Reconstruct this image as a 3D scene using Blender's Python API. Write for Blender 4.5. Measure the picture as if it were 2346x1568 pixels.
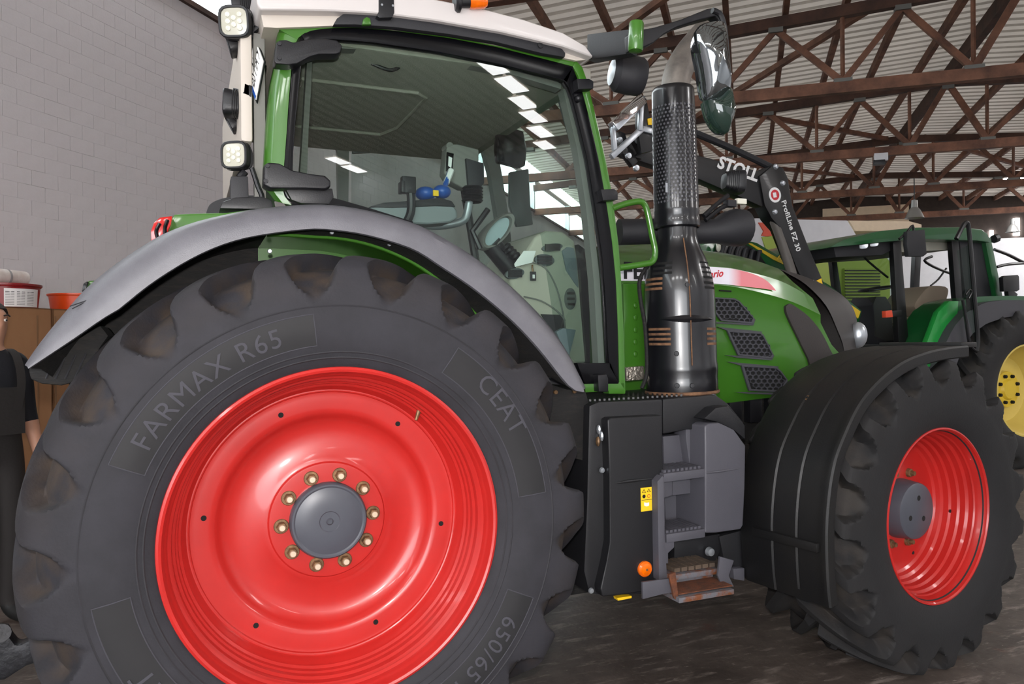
import bpy, bmesh, math, random
from mathutils import Vector, Matrix
random.seed(7)
for _o in list(bpy.data.objects):
    bpy.data.objects.remove(_o, do_unlink=True)
SC = bpy.context.scene
COL = SC.collection
R = math.radians
V = Vector

# ------------------------------------------------------------------ camera
IMG_W, IMG_H, FPX = 2346.0, 1568.0, 1750.0
CAM = V((-.42, -2.323, 1.427))
YAW, ROLL = R(23.02), R(-.5)
_f = V((math.sin(YAW), math.cos(YAW), 0)); _r = V((math.cos(YAW), -math.sin(YAW), 0)); _u = _r.cross(_f)
_r = math.cos(ROLL) * _r + math.sin(ROLL) * _u; _u = _r.cross(_f)
cam_d = bpy.data.cameras.new('camera'); cam = bpy.data.objects.new('camera', cam_d); COL.objects.link(cam)
cam_d.sensor_width = 36; cam_d.lens = FPX / IMG_W * 36; cam_d.clip_start = .02; cam_d.clip_end = 300
cam.matrix_world = Matrix(((_r.x, _u.x, -_f.x, CAM.x), (_r.y, _u.y, -_f.y, CAM.y), (_r.z, _u.z, -_f.z, CAM.z), (0, 0, 0, 1)))
SC.camera = cam

def at(px, py, X=None, Y=None, Z=None, d=None):
    """world point seen at a photograph pixel on a given plane of the place"""
    v = _f + _r * ((px - IMG_W / 2) / FPX) - _u * ((py - IMG_H / 2) / FPX)
    if X is not None: t = (X - CAM.x) / v.x
    elif Y is not None: t = (Y - CAM.y) / v.y
    elif Z is not None: t = (Z - CAM.z) / v.z
    else: t = d
    return CAM + v * t

# ------------------------------------------------------------------ world, lights, exposure
wd = bpy.data.worlds.new('daylight'); SC.world = wd; wd.use_nodes = True
_bg = wd.node_tree.nodes['Background']; _bg.inputs[0].default_value = (.93, .96, 1, 1); _bg.inputs[1].default_value = 9.0
SC.view_settings.view_transform = 'Standard'; SC.view_settings.look = 'None'
SC.view_settings.exposure = 0.0; SC.view_settings.gamma = 1.0; SC.view_settings.use_curve_mapping = False
# the camera's own pop-up flash
fl = bpy.data.lights.new('camera_flash', 'SPOT'); fl.energy = 230; fl.color = (1, .955, .93); fl.shadow_soft_size = .022
fl.spot_size = R(112); fl.spot_blend = .55
flo = bpy.data.objects.new('camera_flash', fl); COL.objects.link(flo)
flo.matrix_world = cam.matrix_world.copy(); flo.location = CAM + _u * .115 - _r * .01 - _f * .02

# ------------------------------------------------------------------ materials
MATS = {}
def lin(c):
    if isinstance(c, str):
        c = [int(c[i:i + 2], 16) / 255 for i in (0, 2, 4)]
    return tuple(((x / 12.92) if x <= .04045 else ((x + .055) / 1.055) ** 2.4) for x in c[:3]) + (1,)
def mat(name, col, rough=.5, metal=0, var=0, vscale=6, col2=None, bump=0, bscale=40, coat=0, emit=0, spec=.5, stretch=None, thr=None, ecol=None):
    """procedural material: base colour (+ optional noise-driven second colour and fine relief)"""
    if name in MATS: return MATS[name]
    m = bpy.data.materials.new(name); m.use_nodes = True; nt = m.node_tree; b = nt.nodes['Principled BSDF']
    b.inputs['Base Color'].default_value = lin(col); b.inputs['Roughness'].default_value = rough
    b.inputs['Metallic'].default_value = metal; b.inputs['Specular IOR Level'].default_value = spec
    if coat: b.inputs['Coat Weight'].default_value = coat; b.inputs['Coat Roughness'].default_value = .08
    if emit: b.inputs['Emission Color'].default_value = lin(ecol or col); b.inputs['Emission Strength'].default_value = emit
    tc = nt.nodes.new('ShaderNodeTexCoord'); vec = tc.outputs['Object']
    if stretch:
        mp = nt.nodes.new('ShaderNodeMapping'); mp.inputs['Scale'].default_value = stretch
        nt.links.new(vec, mp.inputs['Vector']); vec = mp.outputs['Vector']
    if var or col2:
        n = nt.nodes.new('ShaderNodeTexNoise'); n.inputs['Scale'].default_value = vscale; n.inputs['Detail'].default_value = 6; n.inputs['Roughness'].default_value = .62
        nt.links.new(vec, n.inputs['Vector'])
        rp = nt.nodes.new('ShaderNodeValToRGB')
        lo, hi = thr or (.35, .68)
        rp.color_ramp.elements[0].position = lo; rp.color_ramp.elements[1].position = hi
        c1 = lin(col); c2 = lin(col2) if col2 else tuple(x * (1 - var) for x in c1[:3]) + (1,)
        rp.color_ramp.elements[0].color = c1; rp.color_ramp.elements[1].color = c2
        nt.links.new(n.outputs['Fac'], rp.inputs['Fac']); nt.links.new(rp.outputs['Color'], b.inputs['Base Color'])
    if bump:
        n2 = nt.nodes.new('ShaderNodeTexNoise'); n2.inputs['Scale'].default_value = bscale; n2.inputs['Detail'].default_value = 4
        nt.links.new(vec, n2.inputs['Vector'])
        bp = nt.nodes.new('ShaderNodeBump'); bp.inputs['Strength'].default_value = bump; bp.inputs['Distance'].default_value = .01
        nt.links.new(n2.outputs['Fac'], bp.inputs['Height']); nt.links.new(bp.outputs['Normal'], b.inputs['Normal'])
    MATS[name] = m; return m
def glass_mat(name, tint, refl=1.0, rough=.0):
    """clear tinted pane: see-through plus a Fresnel reflection"""
    if name in MATS: return MATS[name]
    m = bpy.data.materials.new(name); m.use_nodes = True; nt = m.node_tree; nt.nodes.clear()
    o = nt.nodes.new('ShaderNodeOutputMaterial'); mx = nt.nodes.new('ShaderNodeMixShader')
    tr = nt.nodes.new('ShaderNodeBsdfTransparent'); tr.inputs[0].default_value = lin(tint)
    gl = nt.nodes.new('ShaderNodeBsdfGlossy'); gl.inputs['Roughness'].default_value = rough
    lw = nt.nodes.new('ShaderNodeLayerWeight'); lw.inputs[0].default_value = .5
    pw = nt.nodes.new('ShaderNodeMath'); pw.operation = 'POWER'; pw.inputs[1].default_value = 5; nt.links.new(lw.outputs['Facing'], pw.inputs[0])
    ml = nt.nodes.new('ShaderNodeMath'); ml.operation = 'MULTIPLY_ADD'; ml.inputs[1].default_value = .9 * refl; ml.inputs[2].default_value = .045 * refl
    nt.links.new(pw.outputs[0], ml.inputs[0]); nt.links.new(ml.outputs[0], mx.inputs[0])
    nt.links.new(tr.outputs[0], mx.inputs[1]); nt.links.new(gl.outputs[0], mx.inputs[2]); nt.links.new(mx.outputs[0], o.inputs[0])
    MATS[name] = m; return m

# ------------------------------------------------------------------ mesh building
class MB:
    def __init__(s): s.v = []; s.f = []
    def add(s, vs, fs):
        k = len(s.v); s.v += [V(p) for p in vs]; s.f += [tuple(i + k for i in f) for f in fs]; return s
    def box(s, x0, x1, y0, y1, z0, z1):
        return s.add([(x, y, z) for z in (z0, z1) for y in (y0, y1) for x in (x0, x1)],
                     [(0, 2, 3, 1), (4, 5, 7, 6), (0, 1, 5, 4), (2, 6, 7, 3), (0, 4, 6, 2), (1, 3, 7, 5)])
    def obox(s, c, a, b, d):
        c, a, b, d = V(c), V(a), V(b), V(d)
        return s.add([c + i * a + j * b + k * d for k in (-1, 1) for j in (-1, 1) for i in (-1, 1)],
                     [(0, 2, 3, 1), (4, 5, 7, 6), (0, 1, 5, 4), (2, 6, 7, 3), (0, 4, 6, 2), (1, 3, 7, 5)])
    def beam(s, p, q, w, h, up=(0, 0, 1)):
        p, q = V(p), V(q); d = q - p; side = d.cross(V(up))
        if side.length < 1e-6: side = d.cross(V((0, 1, 0)))
        side.normalize(); u = side.cross(d).normalized()
        return s.obox((p + q) / 2, d / 2, side * w / 2, u * h / 2)
    def tube(s, pts, r, n=10, cap=True, closed=False):
        pts = [V(p) for p in pts]; N = len(pts); rs = r if isinstance(r, (list, tuple)) else [r] * N
        T = []
        for i in range(N):
            a = pts[i - 1] if (i or closed) else pts[0]; b = pts[(i + 1) % N] if (i < N - 1 or closed) else pts[-1]
            T.append((b - a).normalized())
        ref = V((0, 0, 1)) if abs(T[0].z) < .9 else V((1, 0, 0))
        u = T[0].cross(ref).normalized(); k = len(s.v)
        for i in range(N):
            u = (u - T[i] * u.dot(T[i]))
            u = u.normalized() if u.length > 1e-6 else T[i].orthogonal().normalized()
            w = T[i].cross(u)
            for j in range(n):
                a = 2 * math.pi * j / n; s.v.append(pts[i] + (u * math.cos(a) + w * math.sin(a)) * rs[i])
        for i in range(N if closed else N - 1):
            i2 = (i + 1) % N
            for j in range(n):
                s.f.append((k + i * n + j, k + i * n + (j + 1) % n, k + i2 * n + (j + 1) % n, k + i2 * n + j))
        if cap and not closed:
            s.f.append(tuple(k + j for j in reversed(range(n)))); s.f.append(tuple(k + (N - 1) * n + j for j in range(n)))
        return s
    def lathe(s, prof, c=(0, 0, 0), ax=(0, 1, 0), n=48, cap0=False, cap1=False):
        """prof: (radius, distance along axis)"""
        c, ax = V(c), V(ax).normalized(); ref = V((0, 0, 1)) if abs(ax.z) < .9 else V((1, 0, 0))
        u = ax.cross(ref).normalized(); w = ax.cross(u); k = len(s.v); N = len(prof)
        for (r, a) in prof:
            for j in range(n):
                t = 2 * math.pi * j / n; s.v.append(c + ax * a + (u * math.cos(t) + w * math.sin(t)) * r)
        for i in range(N - 1):
            for j in range(n):
                s.f.append((k + i * n + j, k + i * n + (j + 1) % n, k + (i + 1) * n + (j + 1) % n, k + (i + 1) * n + j))
        if cap0: s.f.append(tuple(k + j for j in reversed(range(n))))
        if cap1: s.f.append(tuple(k + (N - 1) * n + j for j in range(n)))
        return s
    def prism(s, poly, off):
        poly = [V(p) for p in poly]; off = V(off); n = len(poly); k = len(s.v)
        s.v += poly + [p + off for p in poly]
        s.f.append(tuple(k + i for i in range(n))); s.f.append(tuple(k + n + i for i in reversed(range(n))))
        for i in range(n): s.f.append((k + i, k + n + i, k + n + (i + 1) % n, k + (i + 1) % n))
        return s
    def loft(s, secs, closed=False, cap=False):
        k = len(s.v); n = len(secs[0])
        for q in secs: s.v += [V(p) for p in q]
        for i in range(len(secs) - 1):
            for j in range(n if closed else n - 1):
                s.f.append((k + i * n + j, k + i * n + (j + 1) % n, k + (i + 1) * n + (j + 1) % n, k + (i + 1) * n + j))
        if cap:
            s.f.append(tuple(k + j for j in reversed(range(n)))); s.f.append(tuple(k + (len(secs) - 1) * n + j for j in range(n)))
        return s
    def ring(s, outer, inner, off):
        """flat frame between two loops with the same number of points, given depth"""
        n = len(outer); off = V(off); k = len(s.v)
        for L in (outer, inner): s.v += [V(p) for p in L]
        for L in (outer, inner): s.v += [V(p) + off for p in L]
        for i in range(n):
            j = (i + 1) % n
            s.f += [(k + i, k + j, k + n + j, k + n + i), (k + 2 * n + i, k + 3 * n + i, k + 3 * n + j, k + 2 * n + j),
                    (k + i, k + 2 * n + i, k + 2 * n + j, k + j), (k + n + i, k + n + j, k + 3 * n + j, k + 3 * n + i)]
        return s
    def ell(s, c, rx, ry, rz, n=16, m=10):
        c = V(c); k = len(s.v)
        for i in range(m + 1):
            ph = math.pi * i / m - math.pi / 2
            for j in range(n):
                t = 2 * math.pi * j / n
                s.v.append(c + V((rx * math.cos(ph) * math.cos(t), ry * math.cos(ph) * math.sin(t), rz * math.sin(ph))))
        for i in range(m):
            for j in range(n): s.f.append((k + i * n + j, k + i * n + (j + 1) % n, k + (i + 1) * n + (j + 1) % n, k + (i + 1) * n + j))
        return s
    def xf(s, M):
        s.v = [M @ p for p in s.v]; return s
    def mesh(s, name, smooth=35, bevel=0, seg=2):
        bm = bmesh.new(); vs = [bm.verts.new(p) for p in s.v]
        for f in s.f:
            try: bm.faces.new([vs[i] for i in f])
            except ValueError: pass
        bmesh.ops.remove_doubles(bm, verts=bm.verts, dist=1e-5)
        bmesh.ops.recalc_face_normals(bm, faces=bm.faces)
        if bevel:
            es = [e for e in bm.edges if len(e.link_faces) == 2 and e.calc_face_angle(0) > R(28)]
            bmesh.ops.bevel(bm, geom=es, offset=bevel, segments=seg, profile=.6, affect='EDGES', clamp_overlap=True)
        me = bpy.data.meshes.new(name); bm.to_mesh(me); bm.free()
        if smooth:
            me.shade_smooth(); me.set_sharp_from_angle(angle=R(smooth))
        return me
    def build(s, name, m, parent=None, smooth=35, bevel=0, seg=2, label=None):
        return obj(name, s.mesh(name, smooth, bevel, seg), m, parent, label)
LOCAL = set()
def obj(name, me, m, parent=None, label=None):
    o = bpy.data.objects.new(name, me); COL.objects.link(o)
    if m is not None and not me.materials: me.materials.append(MATS[m] if isinstance(m, str) else m)
    if parent is not None:
        o.parent = parent
        root = parent
        if parent.name not in LOCAL and parent.parent is None: o.matrix_parent_inverse = parent.matrix_basis.inverted()
    if label: o['label'] = label
    return o
def tag(o, label, cat=None, group=None, kind=None):
    o['label'] = label
    if cat: o['category'] = cat
    if group: o['group'] = group
    if kind: o['kind'] = kind
    return o
def thing(name, loc=(0, 0, 0), rz=0, local=False, M=None):
    o = bpy.data.objects.new(name, None); COL.objects.link(o); o.empty_display_size = .1
    o.matrix_basis = M if M is not None else Matrix.Translation(V(loc)) @ Matrix.Rotation(rz, 4, 'Z')
    if local: LOCAL.add(o.name)
    return o
def structure(o, label):
    o['kind'] = 'structure'; o['label'] = label; return o
def inst(src, parent=None, loc=None, M=None):
    o = src.copy(); COL.objects.link(o); o.parent = parent
    if loc is not None: o.location = loc
    if M is not None: o.matrix_basis = M
    return o
def px(pts, Y, off=(0, 0, 0)):
    return [at(a, b, Y=Y) + V(off) for a, b in pts]
def smoothline(pts, k=4):
    """Catmull-Rom through the points"""
    P = [V(p) for p in pts]; out = []
    for i in range(len(P) - 1):
        a, b, c, d = P[max(i - 1, 0)], P[i], P[i + 1], P[min(i + 2, len(P) - 1)]
        for j in range(k):
            t = j / k
            out.append(.5 * ((2 * b) + (c - a) * t + (2 * a - 5 * b + 4 * c - d) * t * t + (3 * b - a - 3 * c + d) * t ** 3))
    out.append(P[-1]); return out
def resample(pts, n):
    P = [V(p) for p in pts]; L = [0]
    for i in range(1, len(P)): L.append(L[-1] + (P[i] - P[i - 1]).length)
    out = []; j = 0
    for i in range(n):
        s = L[-1] * i / (n - 1)
        while j < len(P) - 2 and L[j + 1] < s: j += 1
        t = (s - L[j]) / max(L[j + 1] - L[j], 1e-9); out.append(P[j].lerp(P[j + 1], t))
    return out
def text_mesh(body, size, depth=.002, spacing=1.0, bold=0, shear=0):
    """flat lettering as MB: x along the line (centred), y up, z = thickness"""
    cu = bpy.data.curves.new('lettering', 'FONT'); cu.body = body; cu.size = size; cu.extrude = depth / 2
    cu.align_x = 'CENTER'; cu.align_y = 'CENTER'; cu.space_character = spacing; cu.offset = bold; cu.shear = shear
    cu.resolution_u = 3
    ob = bpy.data.objects.new('lettering', cu); COL.objects.link(ob)
    dg = bpy.context.evaluated_depsgraph_get(); me = ob.evaluated_get(dg).to_mesh()
    mb = MB(); mb.v = [v.co.copy() for v in me.vertices]; mb.f = [tuple(p.vertices) for p in me.polygons]
    ob.evaluated_get(dg).to_mesh_clear(); bpy.data.objects.remove(ob); bpy.data.curves.remove(cu)
    return mb
# ------------------------------------------------------------------ the hall
WK = V((.645, .764, 0)).normalized()          # along the side wall, away from the camera
WS = V((WK.y, -WK.x, 0))                      # across the hall, away from the side wall
def hw(k, s, z): return WK * k + WS * s + V((0, 0, z))
def onk(a, b, k):
    v = at(a, b, d=1) - CAM; return CAM + v * ((k - CAM.dot(WK)) / v.dot(WK))
S_WALL, S_RIDGE, S_FAR, K0, K1 = -4.39, 4.76, 13.9, -14.0, 27.2
def chord_z(s): return 5.9 + .061 * (s if s < S_RIDGE else 2 * S_RIDGE - s)
def sheet_z(s): return chord_z(s) + .25

mat('paint_wall', 'd0cbcd', .85, col2='b9b3b4', vscale=1.1, bump=.25, bscale=55, thr=(.3, .75))
mat('paint_joint', 'cac5c6', .9, col2='77726b', vscale=2.2, thr=(.54, .7))
mat('concrete_floor', '3f3631', .6, col2='5d534d', vscale=7, bump=.35, bscale=22, thr=(.3, .75))
mat('timber', '7d5440', .75, col2='4d3125', vscale=3.0, bump=.3, bscale=30)
mat('timber_dark', '503529', .8, col2='33211a', vscale=3.0, bump=.3, bscale=30)
mat('roof_sheet', 'd9d1c6', .7, col2='bdb4a8', vscale=.9)
mat('daylight_and_fill_panel', 'ffffff', .6, emit=32)
mat('steel_plate', '6b6b68', .55, metal=.6)
mat('cream_board', 'e0cbb0', .7, var=.1)
mat('white_sheet', 'd2d2d6', .6, var=.06)
mat('dark_wall', '3a302b', .85, var=.3)

def add_roof_glow(nm='roof_sheet', amt=.03):
    # translucency added so sky light through the sheets brightens roof and hall
    m = MATS[nm]; nt = m.node_tree; b = nt.nodes['Principled BSDF']; o = nt.nodes['Material Output']
    tl = nt.nodes.new('ShaderNodeBsdfTranslucent'); tl.inputs[0].default_value = (.95, .86, .76, 1); mx = nt.nodes.new('ShaderNodeMixShader'); mx.inputs[0].default_value = amt
    nt.links.new(b.outputs[0], mx.inputs[1]); nt.links.new(tl.outputs[0], mx.inputs[2]); nt.links.new(mx.outputs[0], o.inputs['Surface'])
add_roof_glow()
def floor_material():
    m = MATS['concrete_floor']; nt = m.node_tree; b = nt.nodes['Principled BSDF']
    tc = nt.nodes.new('ShaderNodeTexCoord')
    def noise(sc, det, lo, hi, st=None):
        n = nt.nodes.new('ShaderNodeTexNoise'); n.inputs['Scale'].default_value = sc; n.inputs['Detail'].default_value = det; n.inputs['Roughness'].default_value = .7
        mp = nt.nodes.new('ShaderNodeMapping'); mp.inputs['Rotation'].default_value = (0, 0, .35); mp.inputs['Scale'].default_value = st or (1, 1, 1)
        nt.links.new(tc.outputs['Object'], mp.inputs[0]); nt.links.new(mp.outputs[0], n.inputs['Vector'])
        r = nt.nodes.new('ShaderNodeMapRange'); r.inputs[1].default_value = lo; r.inputs[2].default_value = hi
        nt.links.new(n.outputs['Fac'], r.inputs[0]); return r.outputs[0]
    def mix(a, fac, col):
        x = nt.nodes.new('ShaderNodeMix'); x.data_type = 'RGBA'; nt.links.new(fac, x.inputs[0]); nt.links.new(a, x.inputs[6]); x.inputs[7].default_value = lin(col); return x.outputs[2]
    src = b.inputs['Base Color'].links[0].from_socket
    c = mix(src, noise(.8, 5, .48, .66), '38302c')             # oil-darkened areas
    c = mix(c, noise(4, 12, .54, .68, (1, 4, 1)), '857a73'); c = mix(c, noise(14, 6, .62, .72, (1, 2.5, 1)), '9b918a')        # worn pale scuffs
    c = mix(c, noise(2.3, 6, .6, .72), '5a3a30')               # reddish dust
    nt.links.new(c, b.inputs['Base Color'])
floor_material()
fl_mb = MB().add([hw(K0, S_WALL - .2, 0), hw(K1, S_WALL - .2, 0), hw(K1, S_FAR, 0), hw(K0, S_FAR, 0)], [(0, 1, 2, 3)])
structure(fl_mb.build('floor', 'concrete_floor', smooth=0), 'worn dark brown concrete floor of the hall')

# side wall of painted blocks: each block set a little proud of the joints
def hbox(mb, k0, k1, s0, s1, z0, z1):
    return mb.add([hw(k, s, z) for z in (z0, z1) for s in (s0, s1) for k in (k0, k1)],
                  [(0, 2, 3, 1), (4, 5, 7, 6), (0, 1, 5, 4), (2, 6, 7, 3), (0, 4, 6, 2), (1, 3, 7, 5)])
wl = hbox(MB(), K0, K1, S_WALL - .24, S_WALL, 0, 4.98).build('wall_left', 'paint_joint', smooth=0)
structure(wl, 'grey-white painted block wall behind the tractor')
Mh = Matrix(((WK.x, WS.x, 0, 0), (WK.y, WS.y, 0, 0), (0, 0, 1, 0), (0, 0, 0, 1)))
bl, bh, jt = .25, .1245, .0014
bk = MB().box(jt, bl - jt, -.002, .003, jt, bh - jt).mesh('brick', smooth=0)
bk.materials.append(MATS['paint_wall'])
bulk = MB(); nb = 0
for row in range(40):
    off = (row % 2) * .125
    for c in range(-26, 49):
        k = c * bl + off; z = row * bh
        if 2.25 <= k < 5.25 and 16 <= row < 40 and nb < 300:
            o = bpy.data.objects.new('brick', bk); COL.objects.link(o); o.parent = wl; nb += 1
            o.matrix_basis = Matrix.Translation(hw(k, S_WALL + random.uniform(-.0008, .0008), z)) @ Mh
        else:
            bulk.v_n = 0; hbox(bulk, k + jt, k + bl - jt, S_WALL - .001, S_WALL + .003 + random.uniform(-.0008, .0008), z + jt, z + bh - jt)
o = bulk.build('brickwork', 'paint_wall', wl, smooth=0); o['kind'] = 'stuff'
hbox(MB(), 12.25, K1, S_WALL - .01, S_WALL + .004, 0, 4.98).build('painted_wall_face', 'paint_wall', wl, smooth=0)
hbox(MB(), K0, K1, S_WALL - .26, S_WALL + .05, 4.975, 5.03).build('wall_coping', 'timber_dark', wl, smooth=0)

# window band on top of the side wall
TK = [-11.6, -7.35, -3.1, 1.15, 5.4, 9.65, 13.9, 18.15, 22.4]
GL = glass_mat('window_glass', 'f2f7f6')
wb = hbox(MB(), K0, K1, S_WALL - .12, S_WALL + .02, 5.86, 5.9).build('window_1', 'timber_dark', smooth=0)
structure(wb, 'bright window band on top of the side wall')
for k in TK:
    hbox(MB(), k - .05, k + .05, S_WALL - .12, S_WALL + .02, 5.03, 5.86).build('window_post', 'white_sheet', wb, smooth=0)
    hbox(MB(), k + .05, k + 4.2, S_WALL - .06, S_WALL - .055, 5.03, 5.86).build('pane', GL, wb, smooth=0)

# roof sheets with raised ribs, purlins
def sheet(s0, s1):
    mb = MB(); k = K0 - .5; row0 = []; prof = ((0, 0), (.15, 0), (.18, .045), (.22, .045))
    while k < K1 + .5:
        for a, h in prof: row0.append((k + a, h))
        k += .25
    secs = [[hw(a, s, sheet_z(s) + h) for a, h in row0] for s in (s0, s1)]
    mb.loft(secs)
    return mb
mat('roof_flank_shade', 'a79e92', .8, col2='8c8378', vscale=2); add_roof_glow('roof_flank_shade', .013)  # darker flank colour paints in valley shading and sheet overlaps as lines
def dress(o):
    o.data.materials.append(MATS['roof_flank_shade'])
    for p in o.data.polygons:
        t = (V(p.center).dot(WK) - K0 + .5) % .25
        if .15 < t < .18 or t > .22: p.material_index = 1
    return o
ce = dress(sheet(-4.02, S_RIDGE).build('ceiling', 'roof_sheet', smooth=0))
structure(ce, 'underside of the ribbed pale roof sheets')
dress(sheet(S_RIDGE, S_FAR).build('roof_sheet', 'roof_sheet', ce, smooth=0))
i = 0; s = -3.18
while s < 13.6:
    if abs(s - S_RIDGE) > .3:
        mb = MB(); z = sheet_z(s) - .075
        hbox(mb, K0 if s < 8 else -3.2, K1, s - .04, s + .04, z - .07, z + .07); mb.build('purlin', 'timber', ce, smooth=0)
    s += .82
hbox(MB(), K0, K1, S_RIDGE - .06, S_RIDGE + .06, sheet_z(S_RIDGE) - .26, sheet_z(S_RIDGE) - .03).build('ridge_beam', 'timber_dark', ce, smooth=0)
for (ka, sa, kb, sb) in ((9.65, -1.2, 7.1, 1.2), (13.9, 1.0, 18.1, 4.4), (9.65, 3.0, 13.9, 0.2), (18.15, .5, 22.4, 4.2), (18.15, 5.2, 22.4, 9)):
    MB().beam(hw(ka, sa, sheet_z(sa) - .2), hw(kb, sb, sheet_z(sb) - .2), .09, .09).build('wind_brace', 'timber', ce, smooth=0)

# trusses
def truss(k, label):
    t = thing('roof_truss', hw(k, S_RIDGE, 5.0)); tag(t, label, 'roof truss', 'timber roof trusses spanning the hall')
    def mem(name, a, b, w, h, m='timber'):
        MB().beam(hw(k, *a), hw(k, *b), w, h).build(name, m, t, smooth=0)
    mem('bottom_chord', (S_WALL, 4.98), (S_RIDGE, 4.98), .12, .165); mem('bottom_chord', (S_RIDGE, 4.98), (S_FAR, 4.98), .12, .165)
    mem('top_chord', (S_WALL, chord_z(S_WALL)), (S_RIDGE, chord_z(S_RIDGE)), .12, .16, 'timber_dark')
    mem('top_chord', (S_RIDGE, chord_z(S_RIDGE)), (S_FAR, chord_z(S_FAR)), .12, .16, 'timber_dark')
    T = [-3.3, -1.68, -.04, 1.6, 3.26, 4.76, 6.26, 7.9, 9.5, 11.2, 12.8]; B = [-4.1, -2.5, -.8, .8, 2.49, 4.12, 5.4, 7.05, 8.7, 10.3, 12, 13.6]
    for i, s in enumerate(T):
        if i == 0: continue
        if i == 5:
            mem('diagonal_strut', (s - .05, chord_z(s) - .1), (4.12, 5.05), .07, .1); mem('diagonal_strut', (s + .05, chord_z(s) - .1), (5.4, 5.05), .07, .1); continue
        mem('diagonal_strut', (s, chord_z(s) - .09), (B[i], 5.06), .06, .08); mem('diagonal_strut', (s, chord_z(s) - .09), (B[i + 1], 5.06), .06, .085)
    for s in B[2:-1]:
        mem('post', (s, 5.0), (s, chord_z(s)), .04, .045)
        hbox(MB(), k - .065, k + .065, s - .12, s + .12, 5.05, 5.1).build('gusset_plate', 'steel_plate', t, smooth=0)
    for s in T: hbox(MB(), k - .065, k + .065, s - .1, s + .1, chord_z(s) - .14, chord_z(s) - .07).build('gusset_plate', 'steel_plate', t, smooth=0)
    return t
for i, k in enumerate(TK):
    lab = {5: 'nearest timber truss in view, its heavy chord crossing the upper right', 6: 'second timber truss from the camera, above the loader arm',
           7: 'third timber truss from the camera, small lamp box on its chord', 8: 'farthest timber truss, in front of the end wall'}.get(i, ('timber roof truss just above the tractor roof, mostly out of the picture' if i == 4 else 'timber roof truss right above the camera, out of the picture'))
    if i >= 3: truss(k, lab)
# end wall, far side wall, rear wall with an unseen door opening added for daylight
ew = hbox(MB(), K1, K1 + .2, S_WALL - .2, S_FAR, 0, 4.75).build('wall_end', 'white_sheet', smooth=0); structure(ew, 'white lower part of the far end wall')
hbox(MB(), K1, K1 + .2, S_WALL - .2, S_FAR, 4.75, 6.6).build('gable_boarding', 'dark_wall', ew, smooth=0)
p0, p1 = onk(1885, 505, K1 - .05), onk(2082, 468, K1 - .05)
hbox(MB(), K1 - .06, K1 + .02, p0.dot(WS), p1.dot(WS), 4.6, p1.z).build('gable_panel', 'cream_board', ew, smooth=0)
for a, b, c, d in ((2322, 500, 2336, 540), (2268, 528, 2276, 545)):
    q0, q1 = onk(a, d, K1 - .05), onk(c, b, K1 - .05)
    hbox(MB(), K1 - .05, K1 + .01, q0.dot(WS), q1.dot(WS), q0.z, q1.z).build('window_slit', 'daylight_and_fill_panel', ew, smooth=0)
structure(hbox(MB(), K0, K1, S_FAR, S_FAR + .2, 0, 6.2).build('wall_right', 'white_sheet', smooth=0), 'far side wall of the hall')
rw = hbox(MB(), K0 - .2, K0, S_WALL, -1.5, 0, 6.6); hbox(rw, K0 - .2, K0, 9.5, S_FAR, 0, 6.6); hbox(rw, K0 - .2, K0, -1.5, 9.5, 4.6, 6.6)
structure(rw.build('wall_back', 'white_sheet', smooth=0), 'wall behind the camera with an added door opening for daylight')

# roof lights: row mirrored in the door glass, plus unseen added fill panels
rl = thing('roof_light', hw(-4, 10, 5.8)); rl['kind'] = 'structure'; rl['label'] = 'row of translucent roof lights and unseen added fill panels'; rl.name = 'window_2'
def glow_panel(k0, k1, s0, s1):
    mb = MB(); mb.add([hw(k, s, sheet_z(s) - .012) for k, s in ((k0, s0), (k1, s0), (k1, s1), (k0, s1))], [(0, 1, 2, 3)])
    mb.build('roof_light_and_fill_panel', 'daylight_and_fill_panel', rl, smooth=0)
for k, s0, s1 in ((-4.04, 8.95, 9.55), (-4.1, 9.68, 10.45), (-4.29, 10.6, 11.28), (-4.45, 11.38, 12.1), (-4.7, 12.25, 13.0), (-5.0, 13.2, 13.8), (-10.2, 12.3, 12.9), (-10.3, 13.0, 13.7)):
    glow_panel(k - .17, k + .17, s0, s1)
for k in (2.5, 11.0, 19.5, 24):  # glowing strips added out of view for ambient light
    glow_panel(k - .6, k + .6, 8.6, 12.6)
for k in (-9,):  # more glowing panels added behind the camera to fill the hall
    for s in (-2.5, 0, 2.5, 6.5): glow_panel(k - .6, k + .6, s, s + 1.6)
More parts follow.
